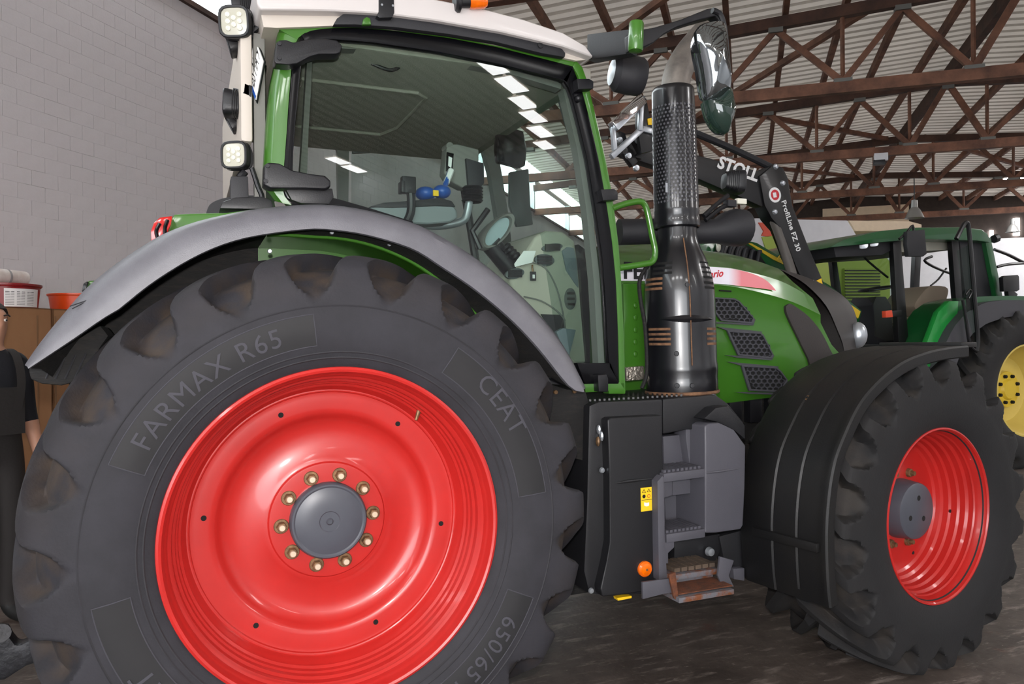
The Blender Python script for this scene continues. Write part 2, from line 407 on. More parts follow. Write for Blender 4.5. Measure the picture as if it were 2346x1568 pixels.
# ------------------------------------------------------------------ the tractor in front: wheels
mat('red_rim', 'b3221e', .36, coat=.35, var=.12, vscale=5)
mat('red_rim_worn', 'd8241f', .33, coat=.5)
mat('rubber', '28272c', .8, col2='1f1e22', vscale=7, bump=.12, bscale=120)
mat('rubber_dark', '151417', .7, col2='111013', vscale=9)
mat('rubber_letter', '38373e', .8)
mat('grey_cast', '484a52', .38, var=.12, vscale=8)
mat('nut_rust', '8a6a4a', .5, metal=.5, col2='54402c', vscale=60)
mat('nut_pale', 'c9b79f', .45, metal=.3)
mat('hole_dark', '060606', .9)
def dirt_rubber(name, base, base2, dirt):
    m = mat(name, base, .8, col2=base2, vscale=7, bump=.12, bscale=120); nt = m.node_tree; b = nt.nodes['Principled BSDF']
    at_ = nt.nodes.new('ShaderNodeAttribute'); at_.attribute_name = 'mud'
    n = nt.nodes.new('ShaderNodeTexNoise'); n.inputs['Scale'].default_value = 9; n.inputs['Detail'].default_value = 8
    tc = nt.nodes.new('ShaderNodeTexCoord'); nt.links.new(tc.outputs['Object'], n.inputs['Vector'])
    mr = nt.nodes.new('ShaderNodeMapRange'); mr.inputs[1].default_value = .38; mr.inputs[2].default_value = .6
    nt.links.new(n.outputs['Fac'], mr.inputs[0])
    ml = nt.nodes.new('ShaderNodeMath'); ml.operation = 'MULTIPLY'; nt.links.new(at_.outputs['Fac'], ml.inputs[0]); nt.links.new(mr.outputs[0], ml.inputs[1])
    mx = nt.nodes.new('ShaderNodeMix'); mx.data_type = 'RGBA'; src = b.inputs['Base Color'].links[0].from_socket
    nt.links.new(ml.outputs[0], mx.inputs[0]); nt.links.new(src, mx.inputs[6]); mx.inputs[7].default_value = lin(dirt)
    nt.links.new(mx.outputs[2], b.inputs['Base Color'])
dirt_rubber('tyre_rear', '25242a', '1b1a1f', '3a2f27')
dirt_rubber('tyre_front', '151416', '100f11', '2a2521')
dirt_rubber('tyre_plain', '1d1c1d', '151415', '2a2622')

_I = [(.488, .02), (.505, -.002), (.54, -.022), (.58, -.036), (.62, -.044), (.66, -.046), (.70, -.043), (.726, -.03), (.742, -.008), (.758, .014), (.774, .034), (.786, .056), (.8, .08), (.808, .12), (.814, .17), (.819, .22), (.822, .27), (.823, .31)]
_E = [(.488, .02), (.505, -.002), (.54, -.022), (.58, -.036), (.62, -.044), (.66, -.046), (.70, -.043), (.73, -.041), (.76, -.038), (.785, -.032), (.81, -.022), (.831, .0), (.848, .035), (.857, .08), (.864, .14), (.868, .2), (.871, .26), (.873, .31)]
_Wd = [1, 1, 1, 1, 1, 1, 1, .82, .6, .5, .45, .42, .40, .38, .36, .34, .32, .30]
def interp(L, t):
    i = min(int(t), len(L) - 2); f = t - i; a, b = L[i], L[i + 1]
    return a + (b - a) * f if not isinstance(a, tuple) else tuple(x + (y - x) * f for x, y in zip(a, b))
_E2 = _E[:7] + [(.73, -.042), (.762, -.041), (.79, -.038), (.82, -.032), (.845, -.018), (.858, .02), (.863, .07), (.867, .13), (.87, .2), (.872, .26), (.873, .31)]
_I2 = [(r - max(0, r - .72) * .12, y + (.012 if r > .75 else 0)) for r, y in _I]
def tyre_mesh(name, rb, rc, width, nl, matname, phase=0, per=28, rows=36, floor_z=None, sign=1, skewk=1.0, square=False):
    """wheel axis +Y pointing inwards, flange plane at y=0; rb bead radius, rc crown radius"""
    kr = (rc - rb) / (.873 - .488); ky = width / .65; yc = .31 * ky
    cols = nl * per; vs = []; mud = []
    ts = [17 * i / rows for i in range(rows + 1)]; full = [(t, 0) for t in ts] + [(t, 1) for t in reversed(ts[:-1])]
    for (t, side) in full:
        I, Eo, wd = interp(_I2 if square else _I, t), interp(_E2 if square else _E, t), interp(_Wd, t) * (.84 if square and t > 8 else 1)
        for c in range(cols):
            sk = sign * skewk * max(Eo[1] * ky, -.01) / yc
            th = 2 * math.pi * (c / per + sk) / nl
            ph = (c / per + phase + (.5 if side else 0)) % 1
            d = abs(ph - .5); soft = .04 if t < 11 else .03
            m = max(0, min(1, (wd / 2 + soft - d) / (2 * soft))); m = m * m * (3 - 2 * m)
            if t <= 6: m = 1
            r = I[0] + (Eo[0] - I[0]) * m; y = I[1] + (Eo[1] - I[1]) * m
            r = rb + (r - .488) * kr; y *= ky
            if side: y = 2 * yc - y
            z = r * math.cos(th)
            if floor_z is not None and z < floor_z: z = floor_z + .02 * (z - floor_z)
            vs.append((r * math.sin(th), y, z))
            mud.append(min(1, max(0, (t - 6.3) / 1.5)) * ((1 - m) * .9 + .1))
    nr = len(full); fs = [(i * cols + j, i * cols + (j + 1) % cols, (i + 1) * cols + (j + 1) % cols, (i + 1) * cols + j) for i in range(nr - 1) for j in range(cols)]
    me = bpy.data.meshes.new(name); me.from_pydata(vs, [], fs); me.validate()
    a = me.attributes.new('mud', 'FLOAT', 'POINT'); a.data.foreach_set('value', mud)
    me.shade_smooth(); me.set_sharp_from_angle(angle=R(50)); me.materials.append(MATS[matname]); return me
def side_y(r, rb=.488, rc=.873, ky=1):
    """outer surface of the sidewall at a radius"""
    q = .488 + (r - rb) * (.873 - .488) / (rc - rb)
    for a, b in zip(_E, _E[1:]):
        if a[0] <= q <= b[0]: return (a[1] + (b[1] - a[1]) * (q - a[0]) / (b[0] - a[0])) * ky
    return -.04
def arc_text(body, r, ang, size, c, spacing=1.0, bold=.0):
    """lettering bent around the wheel; ang in degrees counted as in the picture (0 right, 90 top), letter tops outward"""
    mb = text_mesh(body, size, .0025, spacing, bold)
    b_ = bmesh.new(); vv = [b_.verts.new(p) for p in mb.v]
    for f in mb.f:
        try: b_.faces.new([vv[i] for i in f])
        except ValueError: pass
    for _ in range(2):                                     # short edges, so that the letters follow the curved sidewall
        bmesh.ops.triangulate(b_, faces=b_.faces); bmesh.ops.subdivide_edges(b_, edges=[e for e in b_.edges if e.calc_length() > .012], cuts=1)
    bmesh.ops.triangulate(b_, faces=b_.faces); b_.verts.index_update()
    mb.v = [v.co.copy() for v in b_.verts]; mb.f = [tuple(v.index for v in f.verts) for f in b_.faces]; b_.free()
    for i, p in enumerate(mb.v):
        a = R(ang) - p.x / r; rr = r + p.y
        mb.v[i] = V((c[0] + rr * math.cos(a), c[1] + side_y(rr) - .0034 + p.z * .8, c[2] + rr * math.sin(a)))
    return mb
def arc_panel(r0, r1, a0, a1, c, t=.0012, n=40):
    mb = MB(); secs = []
    for i in range(n + 1):
        a = R(a0 + (a1 - a0) * i / n); cut = 0
        secs.append([(c[0] + r * math.cos(a), c[1] + side_y(r) - t, c[2] + r * math.sin(a)) for r in [r0 + (r1 - r0) * j / 6 for j in range(7)]])
    return mb.loft(secs)

TR = thing('tractor', (1.2, 1.2, 0))
tag(TR, 'large green tractor with red wheel rims and grey fenders filling the foreground', 'tractor')
RC = (0, 0, .85)
rt = obj('rear_tyre', tyre_mesh('rear_tyre', .488, .873, .65, 21, 'tyre_rear', phase=.30, per=38, floor_z=-.848), 'tyre_rear', TR)
rt.matrix_basis = Matrix.Translation(V(RC))
for a0, a1 in ((157, 97), (57, 7), (-23, -78), (236, 190)):
    arc_panel(.575, .668, a0, a1, RC).build('sidewall_panel', 'rubber_dark', rt).matrix_parent_inverse = rt.matrix_basis.inverted()
    bd = [(.575, a0 + (a1 - a0) * i / 30) for i in range(31)] + [(.575 + .093 * i / 6, a1) for i in range(1, 6)] + [(.668, a1 + (a0 - a1) * i / 30) for i in range(31)] + [(.668 - .093 * i / 6, a0) for i in range(1, 6)]
    MB().tube([V((RC[0] + r * math.cos(R(a)), RC[1] + side_y(r) - .0012, RC[2] + r * math.sin(R(a)))) for r, a in bd], .0018, 6, closed=True).build('panel_border', 'rubber_letter', rt).matrix_parent_inverse = rt.matrix_basis.inverted()
for body, r, a, sz in (('FARMAX R65', .617, 128.5, .078), ('CEAT', .635, 36.5, .085), ('650/65 R38', .62, -48, .075), ('CEAT', .625, 219, .085)):
    arc_text(body, r, a, sz, RC, 1.1, 0).build('lettering', 'rubber_letter', rt).matrix_parent_inverse = rt.matrix_basis.inverted()
for rr in (.535, .552, .69):
    MB().lathe([(rr - .003, side_y(rr - .003) - .0002), (rr, side_y(rr) - .0022), (rr + .003, side_y(rr + .003) - .0002)], RC, n=128).build('mould_line', 'rubber', rt).matrix_parent_inverse = rt.matrix_basis.inverted()
rim_prof = [(.47, .05), (.484, .035), (.5, .022), (.507, .010), (.5087, .0), (.506, -.008), (.499, -.011), (.492, -.008), (.4885, .0), (.487, .012), (.483, .022), (.478, .03), (.4765, .05), (.4755, .062), (.468, .07), (.466, .09), (.459, .098), (.457, .115), (.452, .121), (.45, .135), (.443, .142), (.4405, .155), (.436, .161), (.433, .178), (.4285, .186), (.425, .186), (.4215, .188), (.419, .194), (.414, .195), (.405, .195), (.368, .197), (.3555, .199), (.347, .205), (.338, .218), (.325, .232), (.305, .242), (.28, .245), (.25, .243), (.225, .238), (.205, .232), (.195, .228), (.19, .2275), (.185, .222), (.18, .2215), (.13, .221), (.1, .221)]
rr_ = MB().lathe(rim_prof, RC, n=128).build('rear_rim', 'red_rim', TR, smooth=28)
for i in range(6):                                           # holes in the disc ring
    a = R(113 + 60 * i); c = V((.3815 * math.cos(a), .1945, .85 + .3815 * math.sin(a)))
    MB().lathe([(.0085, .003), (.0085, 0), (.0001, 0)], c, n=14).build('disc_hole', 'hole_dark', rr_)
for i in range(10):
    a = R(75 + 36 * i); c = V((.1484 * math.cos(a), .221, .85 + .1484 * math.sin(a)))
    nt_ = MB().lathe([(.0, -.004), (.0, -.004), (.022, -.004), (.024, -.001), (.024, .002)], c, n=20); nt_.lathe([(.0001, -.024), (.0145, -.024), (.016, -.022), (.0165, -.003)], c, n=6)
    n_ = nt_.build('wheel_nut', 'nut_rust', rr_, smooth=25)
    MB().lathe([(.0001, -.033), (.0085, -.033), (.01, -.031), (.01, -.02)], c, n=14).build('wheel_stud', 'nut_pale', rr_)
MB().lathe([(.1245, .222), (.1245, .205), (.122, .197), (.118, .193), (.113, .193), (.108, .196), (.09, .19), (.06, .186), (.034, .1855), (.031, .188), (.012, .188), (.0085, .184), (.0085, .19), (.0001, .19)], RC, n=72).build('hub_cap', 'grey_cast', rr_, smooth=30)
vs_ = V((.452 * math.cos(R(51)), .13, .85 + .452 * math.sin(R(51))))
MB().tube([vs_ + V((.012, -.002, .014)), vs_, vs_ + V((-.012, -.006, -.03))], [.009, .008, .005], 10).build('valve_stem', 'nut_rust', rr_)

# front wheel (steered a little to the left)
STEER = R(7.4); FC = V((2.56, -.011, .662))
MF = Matrix.Translation(FC) @ Matrix.Rotation(STEER, 4, 'Z')
def fr(o):
    o.matrix_parent_inverse = (Matrix() if o.parent.parent else o.parent.matrix_basis.inverted()); o.matrix_basis = MF if o.parent.parent is None else Matrix(); return o
ft = fr(obj('front_tyre', tyre_mesh('front_tyre', .362, .69, .54, 19, 'tyre_front', phase=.1, per=30, rows=48, floor_z=-.66, sign=1, skewk=1.3, square=True), 'tyre_front', TR))
fprof = [(.35, .05), (.366, .03), (.378, .014), (.3815, .0), (.379, -.007), (.373, -.008), (.368, -.002), (.366, .012), (.357, .028), (.354, .05), (.352, .072), (.342, .082), (.34, .105), (.332, .114), (.33, .14), (.321, .148), (.318, .17), (.306, .178), (.3, .196), (.29, .205), (.27, .207), (.2, .19), (.13, .185), (.08, .185)]
fm = fr(MB().lathe(fprof, n=112).build('front_rim', 'red_rim', TR, smooth=28))
MB().lathe([(.135, .19), (.13, .15), (.127, .115), (.123, .104), (.116, .1), (.0001, .1)], n=64).build('front_hub', 'grey_cast', fm, smooth=30)
for a in (80, 205, 320):
    MB().lathe([(.012, .1005), (.0118, .0994), (.0001, .0994)], V((.058 * math.cos(R(a)), 0, .058 * math.sin(R(a)))), n=16).build('hub_dimple', 'hole_dark', fm)
for i in range(8):
    a = R(20 + 45 * i); c = V((.168 * math.cos(a), .187, .168 * math.sin(a)))
    MB().lathe([(.0001, -.032), (.01, -.032), (.012, -.02), (.012, -.016), (.019, -.014), (.021, 0)], c, n=12).build('wheel_nut', 'nut_rust', fm, smooth=25)
for r_, a in ((.262, 95), (.255, 215), (.3235, -8), (.262, -60)):
    MB().lathe([(.008, .003), (.008, 0), (.0001, 0)], V((r_ * math.cos(R(a)), (.2025 if r_ < .3 else .138), r_ * math.sin(R(a)))), n=12).build('rim_hole', 'hole_dark', fm)
# wheels on the far side share the same shapes
MY = Matrix.Translation(V((0, 2.4, 0))) @ Matrix.Scale(-1, 4, V((0, 1, 0)))
for src in (rt, rr_):
    o = inst(src, TR); o.matrix_parent_inverse = TR.matrix_basis.inverted(); o.matrix_basis = MY @ src.matrix_basis
for src in (ft, fm):
    o = inst(src, TR); o.matrix_parent_inverse = TR.matrix_basis.inverted(); o.matrix_basis = Matrix.Translation(V((2.56, 2.4, .662))) @ Matrix.Rotation(STEER, 4, 'Z') @ Matrix.Scale(-1, 4, V((0, 1, 0)))
# ------------------------------------------------------------------ tractor: rear fender, cab
mat('green_paint', '386a1d', .32, coat=.5, var=.1, vscale=3)
mat('grey_plastic', '66656b', .43, col2='5b5a60', vscale=9, bump=.12, bscale=300)
mat('black_plastic', '111115', .45, bump=.06, bscale=260)
mat('black_gloss', '08080b', .2, spec=.25)
mat('black_dirty', '0e0d0d', .8, col2='241f1b', vscale=16, stretch=(1, 1, 4), thr=(.5, .74), bump=.3, bscale=60)
mat('roof_white', 'c6c0be', .42, coat=.2)
mat('beige_and_roof_shade', 'c3bab0', .6)
mat('dark_grey', '202024', .6, bump=.08, bscale=300)
mat('headliner', '9a978c', .95, bump=.25, bscale=160)
mat('trim_grey', '75746f', .8); mat('trim_dark', '55544f', .85)
mat('trim_light', 'b5b0a2', .75, var=.06)
mat('silver', 'b5bac0', .3, metal=.7)
mat('chrome', 'e8ecf0', .06, metal=1)
mat('lamp_glass', 'b5b3a4', .15, coat=.6)
mat('led', 'd8d6c8', .3)
mat('red_lens', 'b3120f', .15, coat=.8)
mat('amber_lens', 'ee6a06', .2, coat=.6, emit=.1, var=.35, vscale=45)
mat('blue_plastic', '1f4fa0', .4)
mat('paper', 'e8e8e6', .8)
mat('orange', 'd8571c', .5)
mat('yellow_sticker', 'f0c21c', .5)
CG = glass_mat('cab_glass', 'dceae4', .75)
CG2 = glass_mat('cab_glass_far', 'dfeae6', .8)
def strip(name, A, B, Y, depth, m, parent, n=24, bevel=0, YB=None, smooth=35):
    a = resample(px(A, Y), n); b = resample(px(B, Y if YB is None else YB), n); mb = MB(); d = V((0, depth, 0))
    mb.loft([[p, q, q + d, p + d] for p, q in zip(a, b)], closed=True, cap=True)
    return mb.build(name, m, parent, bevel=bevel, smooth=smooth)
def plate(name, pts, Y, depth, m, parent, bevel=.0, sm=0, seg=2, label=None):
    P = px(pts, Y)
    if sm: P = smoothline(P + [P[0]], sm)[:-1]
    return MB().prism(P, (0, depth, 0)).build(name, m, parent, bevel=bevel, seg=seg, label=label)

# --- grey rear fender with a rounded outer edge
U = [(62, 838), (69, 818), (107, 766), (153, 711), (191, 667), (240, 624), (290, 588), (344, 553), (386, 531), (450, 508), (526, 490), (596, 478), (700, 469), (770, 471), (850, 484), (946, 511), (1009, 542), (1073, 580), (1137, 628), (1201, 685), (1265, 755), (1312, 829), (1337, 889)]
K = [(63, 841), (92, 809), (134, 766), (180, 730), (240, 671), (300, 622), (351, 588), (456, 533), (561, 503), (640, 493), (700, 489), (770, 492), (850, 505), (978, 538), (1073, 596), (1169, 676), (1265, 784), (1310, 850), (1337, 893)]
L = [(65, 845), (115, 812), (172, 774), (240, 727), (270, 710), (351, 646), (456, 583), (561, 545), (700, 525), (770, 527), (850, 540), (946, 570), (1009, 609), (1089, 663), (1169, 730), (1233, 797), (1297, 877), (1322, 897), (1338, 899)]
N = 60
u_ = resample(smoothline(px(U, .20)), N); k_ = resample(smoothline(px(K, .135)), N); l_ = resample(smoothline(px(L, .13)), N)
secs = []
for a, b, c in zip(u_, k_, l_):
    ctr = V((0, 0, .85)); out = V((a.x, 0, a.z - .85)).normalized()
    secs.append([V((a.x, .64, a.z)) + out * .004, V((a.x, .3, a.z)) + out * .004, a, a.lerp(b, .5) + out * .006 + V((0, -.006, 0)), b, b.lerp(c, .5) + V((0, -.003, 0)), c, c + V((0, .014, 0)) - out * .002])
fd = MB().loft(secs).build('rear_fender', 'grey_plastic', TR, smooth=40)
GA = [(640, 592), (652, 562), (676, 547), (720, 542), (800, 549), (880, 571), (960, 610), (1040, 671), (1110, 743), (1160, 801), (1190, 850)]
ga = smoothline(px(GA, .30))
mid_ = [V((-.79, .30, 1.335)), V((-.70, .30, 1.475)), V((-.55, .30, 1.63)), V((-.38, .30, 1.73)), V((-.2, .30, 1.785))] + ga[12:]
mid_ = resample(smoothline(mid_, 3), N)
MB().loft([[c + V((0, .012, 0)), c.lerp(m_, .5) + V((0, 0, .012)), m_] for c, m_ in zip(l_, mid_)]).build('fender_liner', 'black_dirty', TR)
j0 = int(N * .42)
MB().loft([[m_, V((m_.x, .64, m_.z - .004))] for m_ in mid_[:j0 + 1]]).build('arch_underside_rear', 'black_dirty', TR)
gp = MB().loft([[m_ + V((0, -.001, 0)), V((m_.x, .46, m_.z - .002)), V((m_.x, .64, m_.z - .006))] for m_ in mid_[j0:]]).build('inner_fender_panel', 'green_paint', TR)
MB().tube([p + V((0, -.004, 0)) for p in mid_[j0:]], .008, 8).build('panel_edge', 'green_paint', gp)
for seg_, m_ in ((mid_[:j0 + 1], 'black_dirty'), (mid_[j0:], 'green_paint')):
    back = [V((c.x, .645, c.z)) for c in seg_] + [V((seg_[-1].x, .645, .75)), V((seg_[0].x, .645, .75))]
    MB().prism(back, (0, .03, 0)).build('wheel_arch_panel', m_, TR, smooth=0)
for a, b in ((618, 576), (760, 533), (892, 560), (966, 590), (1034, 632), (1096, 680), (1146, 740)):
    MB().lathe([(.0001, -.006), (.006, -.006), (.008, 0)], at(a, b, Y=.24), n=8).build('fender_bolt', 'silver', fd)
# rear end: hanging lower fender flap, front mud flap
FLAP = [(64, 846), (70, 870), (95, 880), (140, 884), (185, 873), (215, 850), (228, 800), (250, 770), (230, 745), (180, 775), (115, 815)]
plate('fender_tail', FLAP, .30, .28, 'black_dirty', TR, bevel=.01)
for i in range(5):
    MB().tube([at(105 + 22 * i, 868, Y=.297), at(125 + 24 * i, 822 - 4 * i, Y=.297)], .003, 6).build('tail_rib', 'dark_grey', fd)
plate('mud_flap', [(1236, 872), (1300, 893), (1342, 897), (1350, 925), (1353, 1040), (1348, 1060), (1300, 1046), (1270, 1010), (1252, 930)], .33, .02, 'black_dirty', TR, bevel=.006)
for a, b in ((1272, 899), (1315, 897)):
    MB().lathe([(.0001, -.008), (.008, -.008), (.009, 0)], at(a, b, Y=.328), n=8).build('flap_bolt', 'nut_rust', fd)
# crease lines pressed into the fender tail
for A in ([(160, 702), (195, 690), (240, 676)], [(165, 708), (190, 695), (218, 687)]):
    MB().tube([at(a, b, Y=.155) for a, b in A], .0016, 6).build('crease', 'dark_grey', fd)
# green body panel behind the fender, tail light
plate('rear_quarter_panel', [(398, 491), (440, 489), (520, 487), (620, 474), (700, 470), (700, 520), (500, 560), (380, 590), (372, 556)], .40, .3, 'green_paint', TR, bevel=.008)
tl = plate('tail_light', [(346, 556), (345, 530), (352, 510), (366, 498), (396, 494), (392, 515), (382, 537), (366, 549)], .33, .09, 'red_lens', TR, bevel=.006)
for A in ([(362, 548), (358, 530), (366, 512)], [(378, 540), (378, 522), (384, 504)]):
    MB().tube(smoothline([at(a, b, Y=.329) for a, b in A]), .006, 8).build('light_bar', 'black_gloss', tl)
plate('far_fender_tail', [(192, 664), (196, 648), (205, 643), (300, 640), (300, 700), (200, 690)], 1.95, .35, 'green_paint', TR, bevel=.01)
plate('far_tail_light', [(187, 668), (191, 650), (199, 645), (203, 646), (196, 668)], 1.93, .3, 'black_gloss', TR, bevel=.006)
arc = smoothline([at(a, b, Y=1.2) for a, b in ((470, 500), (480, 470), (510, 455), (560, 448), (620, 450))])
MB().loft([[p, p + V((0, .5, 0)), p + V((0, .5, -.15)), p + V((0, 0, -.15))] for p in arc], closed=True, cap=True).build('tank_cover', 'dark_grey', TR)
plate('cable_box', [(503, 478), (510, 462), (540, 452), (600, 450), (622, 458), (628, 480)], .46, .12, 'black_plastic', TR, bevel=.006)

# --- cab frame
YC = .40
plate('door_sill', [(1338, 880), (1420, 876), (1433, 876), (1433, 903), (1395, 903), (1395, 897), (1342, 900)], YC, .05, 'green_paint', TR, bevel=.004)
TOPO = [(632, 63), (654, 55), (675, 62), (725, 55), (814, 54), (904, 60), (1029, 76), (1136, 94), (1243, 120), (1318, 136)]
TOPI = [(679, 90), (700, 74), (730, 67), (760, 64), (814, 63), (904, 70), (1029, 87), (1136, 107), (1243, 134), (1312, 152)]
strip('cab_roof_rail', TOPO, TOPI, YC, .09, 'green_paint', TR, 30)
FRO = [(1318, 136), (1330, 140), (1345, 182), (1362, 250), (1387, 357), (1401, 432), (1408, 480), (1418, 560), (1424, 640), (1430, 760), (1434, 903)]
FRI = [(1312, 152), (1320, 158), (1333, 205), (1350, 270), (1372, 365), (1384, 435), (1392, 482), (1403, 560), (1411, 640), (1416, 760), (1419, 880)]
strip('front_pillar', FRO, FRI, YC, .09, 'green_paint', TR, 30, bevel=.006)
lo = [(634, 64), (630, 110), (627, 150), (616, 199), (610, 250), (606, 298), (602, 365), (599, 430), (612, 440), (628, 462)]
mi = [(655, 58), (650, 110), (648, 150), (640, 199), (634, 250), (630, 298), (625, 365), (622, 430), (632, 446), (648, 466)]
hi = [(690, 74), (675, 103), (668, 150), (664, 199), (660, 250), (657, 298), (652, 365), (646, 428), (652, 450), (668, 470)]
secs = []
for a, b, c in zip(lo, mi, hi):
    pa, pb, pc = at(*a, Y=.50), at(*b, Y=.405), at(*c, Y=.40)
    secs.append([pa + V((.03, .22, 0)), pa, pa.lerp(pb, .55) + V((-.012, -.02, 0)), pb, pc, pc + V((0, .09, 0))])
MB().loft(secs).build('rear_pillar', 'green_paint', TR, smooth=50)
# door: black edge strips, pane, seal
GLS = [(700, 92), (760, 90), (850, 97), (1000, 118), (1150, 148), (1285, 182), (1305, 196), (1322, 262), (1345, 360), (1362, 455), (1380, 590), (1388, 700), (1394, 842), (1335, 843), (1300, 815), (1255, 748), (1201, 685), (1137, 628), (1073, 580), (1009, 542), (946, 511), (850, 484), (770, 470), (700, 462), (672, 446), (668, 420), (676, 300), (686, 160), (690, 110)]
dg = MB().add(px(GLS, YC + .012), [tuple(range(len(GLS)))]).build('door_glass', CG, TR, smooth=0)
strip('door_edge_top', [(690, 80), (718, 67), (760, 64), (814, 63), (904, 70), (1029, 87), (1136, 107), (1243, 134), (1314, 153)], [(698, 104), (722, 92), (760, 90), (850, 97), (1000, 118), (1150, 148), (1285, 182), (1300, 190)], YC - .002, .03, 'black_gloss', TR, 30, bevel=.003)
strip('door_edge_front', [(1312, 152), (1333, 205), (1350, 270), (1372, 365), (1392, 482), (1403, 560), (1411, 640), (1416, 760), (1418, 880)], [(1290, 182), (1306, 205), (1322, 265), (1345, 362), (1364, 478), (1380, 590), (1388, 700), (1392, 790), (1396, 842)], YC - .002, .03, 'black_gloss', TR, 30, bevel=.003)
strip('door_edge_bottom', [(1322, 832), (1400, 832)], [(1340, 880), (1418, 880)], YC - .002, .03, 'black_gloss', TR, 4, bevel=.003)
strip('door_edge_rear', [(692, 78), (674, 120), (668, 170), (661, 260), (655, 340), (647, 430), (660, 458), (690, 472)], [(704, 100), (692, 140), (687, 180), (678, 270), (672, 350), (670, 425), (690, 452), (720, 462)], YC - .002, .03, 'black_gloss', TR, 24, bevel=.003)
strip('door_edge_lower', [(668, 470), (720, 468), (780, 470), (850, 487), (946, 516)], [(672, 446), (720, 448), (770, 455), (850, 478), (946, 508)], YC - .004, .03, 'black_gloss', TR, 20)
# inner frame of the door, grey, seen through the glass
strip('inner_frame_rear', [(705, 120), (700, 200), (694, 300), (686, 420), (690, 450)], [(716, 122), (713, 200), (707, 300), (702, 440), (706, 455)], .47, .05, 'trim_dark', TR, 14)
strip('inner_frame_top', [(720, 97), (850, 104), (1000, 124), (1150, 152), (1285, 188)], [(720, 108), (850, 114), (1000, 134), (1150, 164), (1285, 204)], .47, .05, 'trim_grey', TR, 20)
strip('inner_frame_front', [(1300, 200), (1335, 340), (1355, 470), (1374, 640), (1385, 835)], [(1290, 204), (1322, 340), (1342, 470), (1360, 640), (1371, 835)], .48, .05, 'trim_grey', TR, 24)
# door hinges and catches
hinge1 = [(633, 97), (640, 92), (655, 91), (672, 97), (700, 91), (740, 88), (772, 92), (784, 104), (780, 120), (770, 124), (730, 124), (710, 130), (680, 146), (660, 148), (632, 146), (628, 140)]
hinge2 = [(605, 378), (615, 372), (640, 374), (670, 390), (710, 398), (745, 402), (758, 414), (758, 428), (748, 434), (700, 432), (650, 432), (620, 432), (604, 424)]
for h, bo in ((hinge1, ((640, 100), (640, 133))), (hinge2, ((613, 380), (609, 415)))):
    o = plate('door_hinge', h, .345, .06, 'black_plastic', TR, bevel=.008, seg=3)
    for a, b in bo: MB().lathe([(.0001, -.003), (.007, -.003), (.008, 0)], at(a, b, Y=.344), n=10).build('hinge_bolt', 'dark_grey', o)
plate('hinge_pocket', [(654, 432), (762, 432), (765, 452), (755, 468), (690, 466), (668, 458)], .375, .04, 'black_plastic', TR, bevel=.004)
for pts in ([(1322, 180), (1350, 180), (1360, 186), (1360, 203), (1325, 205)], [(1377, 434), (1408, 433), (1416, 440), (1416, 458), (1382, 460)], [(1370, 860), (1390, 858), (1394, 868), (1394, 898), (1372, 898)]):
    plate('door_catch', pts, .36, .05, 'black_plastic', TR, bevel=.004)
MB().ell(at(1325, 226, Y=.39), .014, .014, .014, 12, 8).build('door_knob', 'black_plastic', TR)

# --- far side of the cab and ceiling inside
YF = 1.98
MB().box(-.12, 1.13, .46, YF, 2.505, 2.56).build('headliner', 'headliner', TR, bevel=.01)
hatch = [V((.02, .85, 2.5)), V((.02, 1.55, 2.5)), V((.5, 1.55, 2.5)), V((.55, 1.4, 2.5)), V((.55, .9, 2.5)), V((.5, .85, 2.5))]
MB().tube(hatch, .008, 8, closed=True).build('roof_hatch_frame', 'headliner', TR)
strip('far_pillar_rear', [(800, 322), (798, 480)], [(772, 318), (776, 480)], YF, .05, 'trim_grey', TR, 6)
plate('far_pillar_corner', [(700, 300), (740, 312), (778, 345), (778, 326), (800, 322), (800, 312), (700, 290)], YF, .05, 'trim_grey', TR)
strip('far_pillar_front', [(1052, 262), (1084, 300), (1108, 340), (1124, 400), (1140, 500), (1160, 700)], [(1086, 240), (1122, 290), (1140, 340), (1150, 400), (1166, 500), (1186, 700)], YF - .03, .06, 'trim_dark', TR, 20)
MB().add(px([(805, 325), (1110, 330), (1150, 520), (1180, 700), (805, 700)], YF + .02), [(0, 1, 2, 3, 4)]).build('far_window', CG2, TR, smooth=0)
plate('far_window_catch', [(808, 322), (866, 322), (866, 340), (860, 349), (808, 352)], YF - .02, .02, 'black_plastic', TR, bevel=.004)
MB().beam(at(1064, 278, Y=1.5), at(1128, 200, Y=1.1), .02, .09).build('sun_visor', 'black_plastic', TR, bevel=.008)
# windscreen: frame edges and pane across the front
ws = [at(1316, 160, Y=.46), at(1425, 860, Y=.46)]
fx = lambda z: 1.07 + (2.5 - z) * .155
MB().add([(fx(2.5), .5, 2.5), (fx(2.5), 1.95, 2.5), (fx(1.25), 1.95, 1.25), (fx(1.25), .5, 1.25)], [(0, 1, 2, 3)]).build('windscreen', CG2, TR, smooth=0)
MB().tube([(fx(2.5), 1.95, 2.5), (fx(1.25) + .01, 1.95, 1.25)], .025, 8).build('far_front_pillar', 'black_plastic', TR)
MB().box(-.2, -.16, .5, YF, 1.3, 1.62).build('rear_lower_wall', 'trim_grey', TR)
MB().box(-.2, 1.2, .66, YF, 1.05, 1.12).build('cab_floor', 'dark_grey', TR)
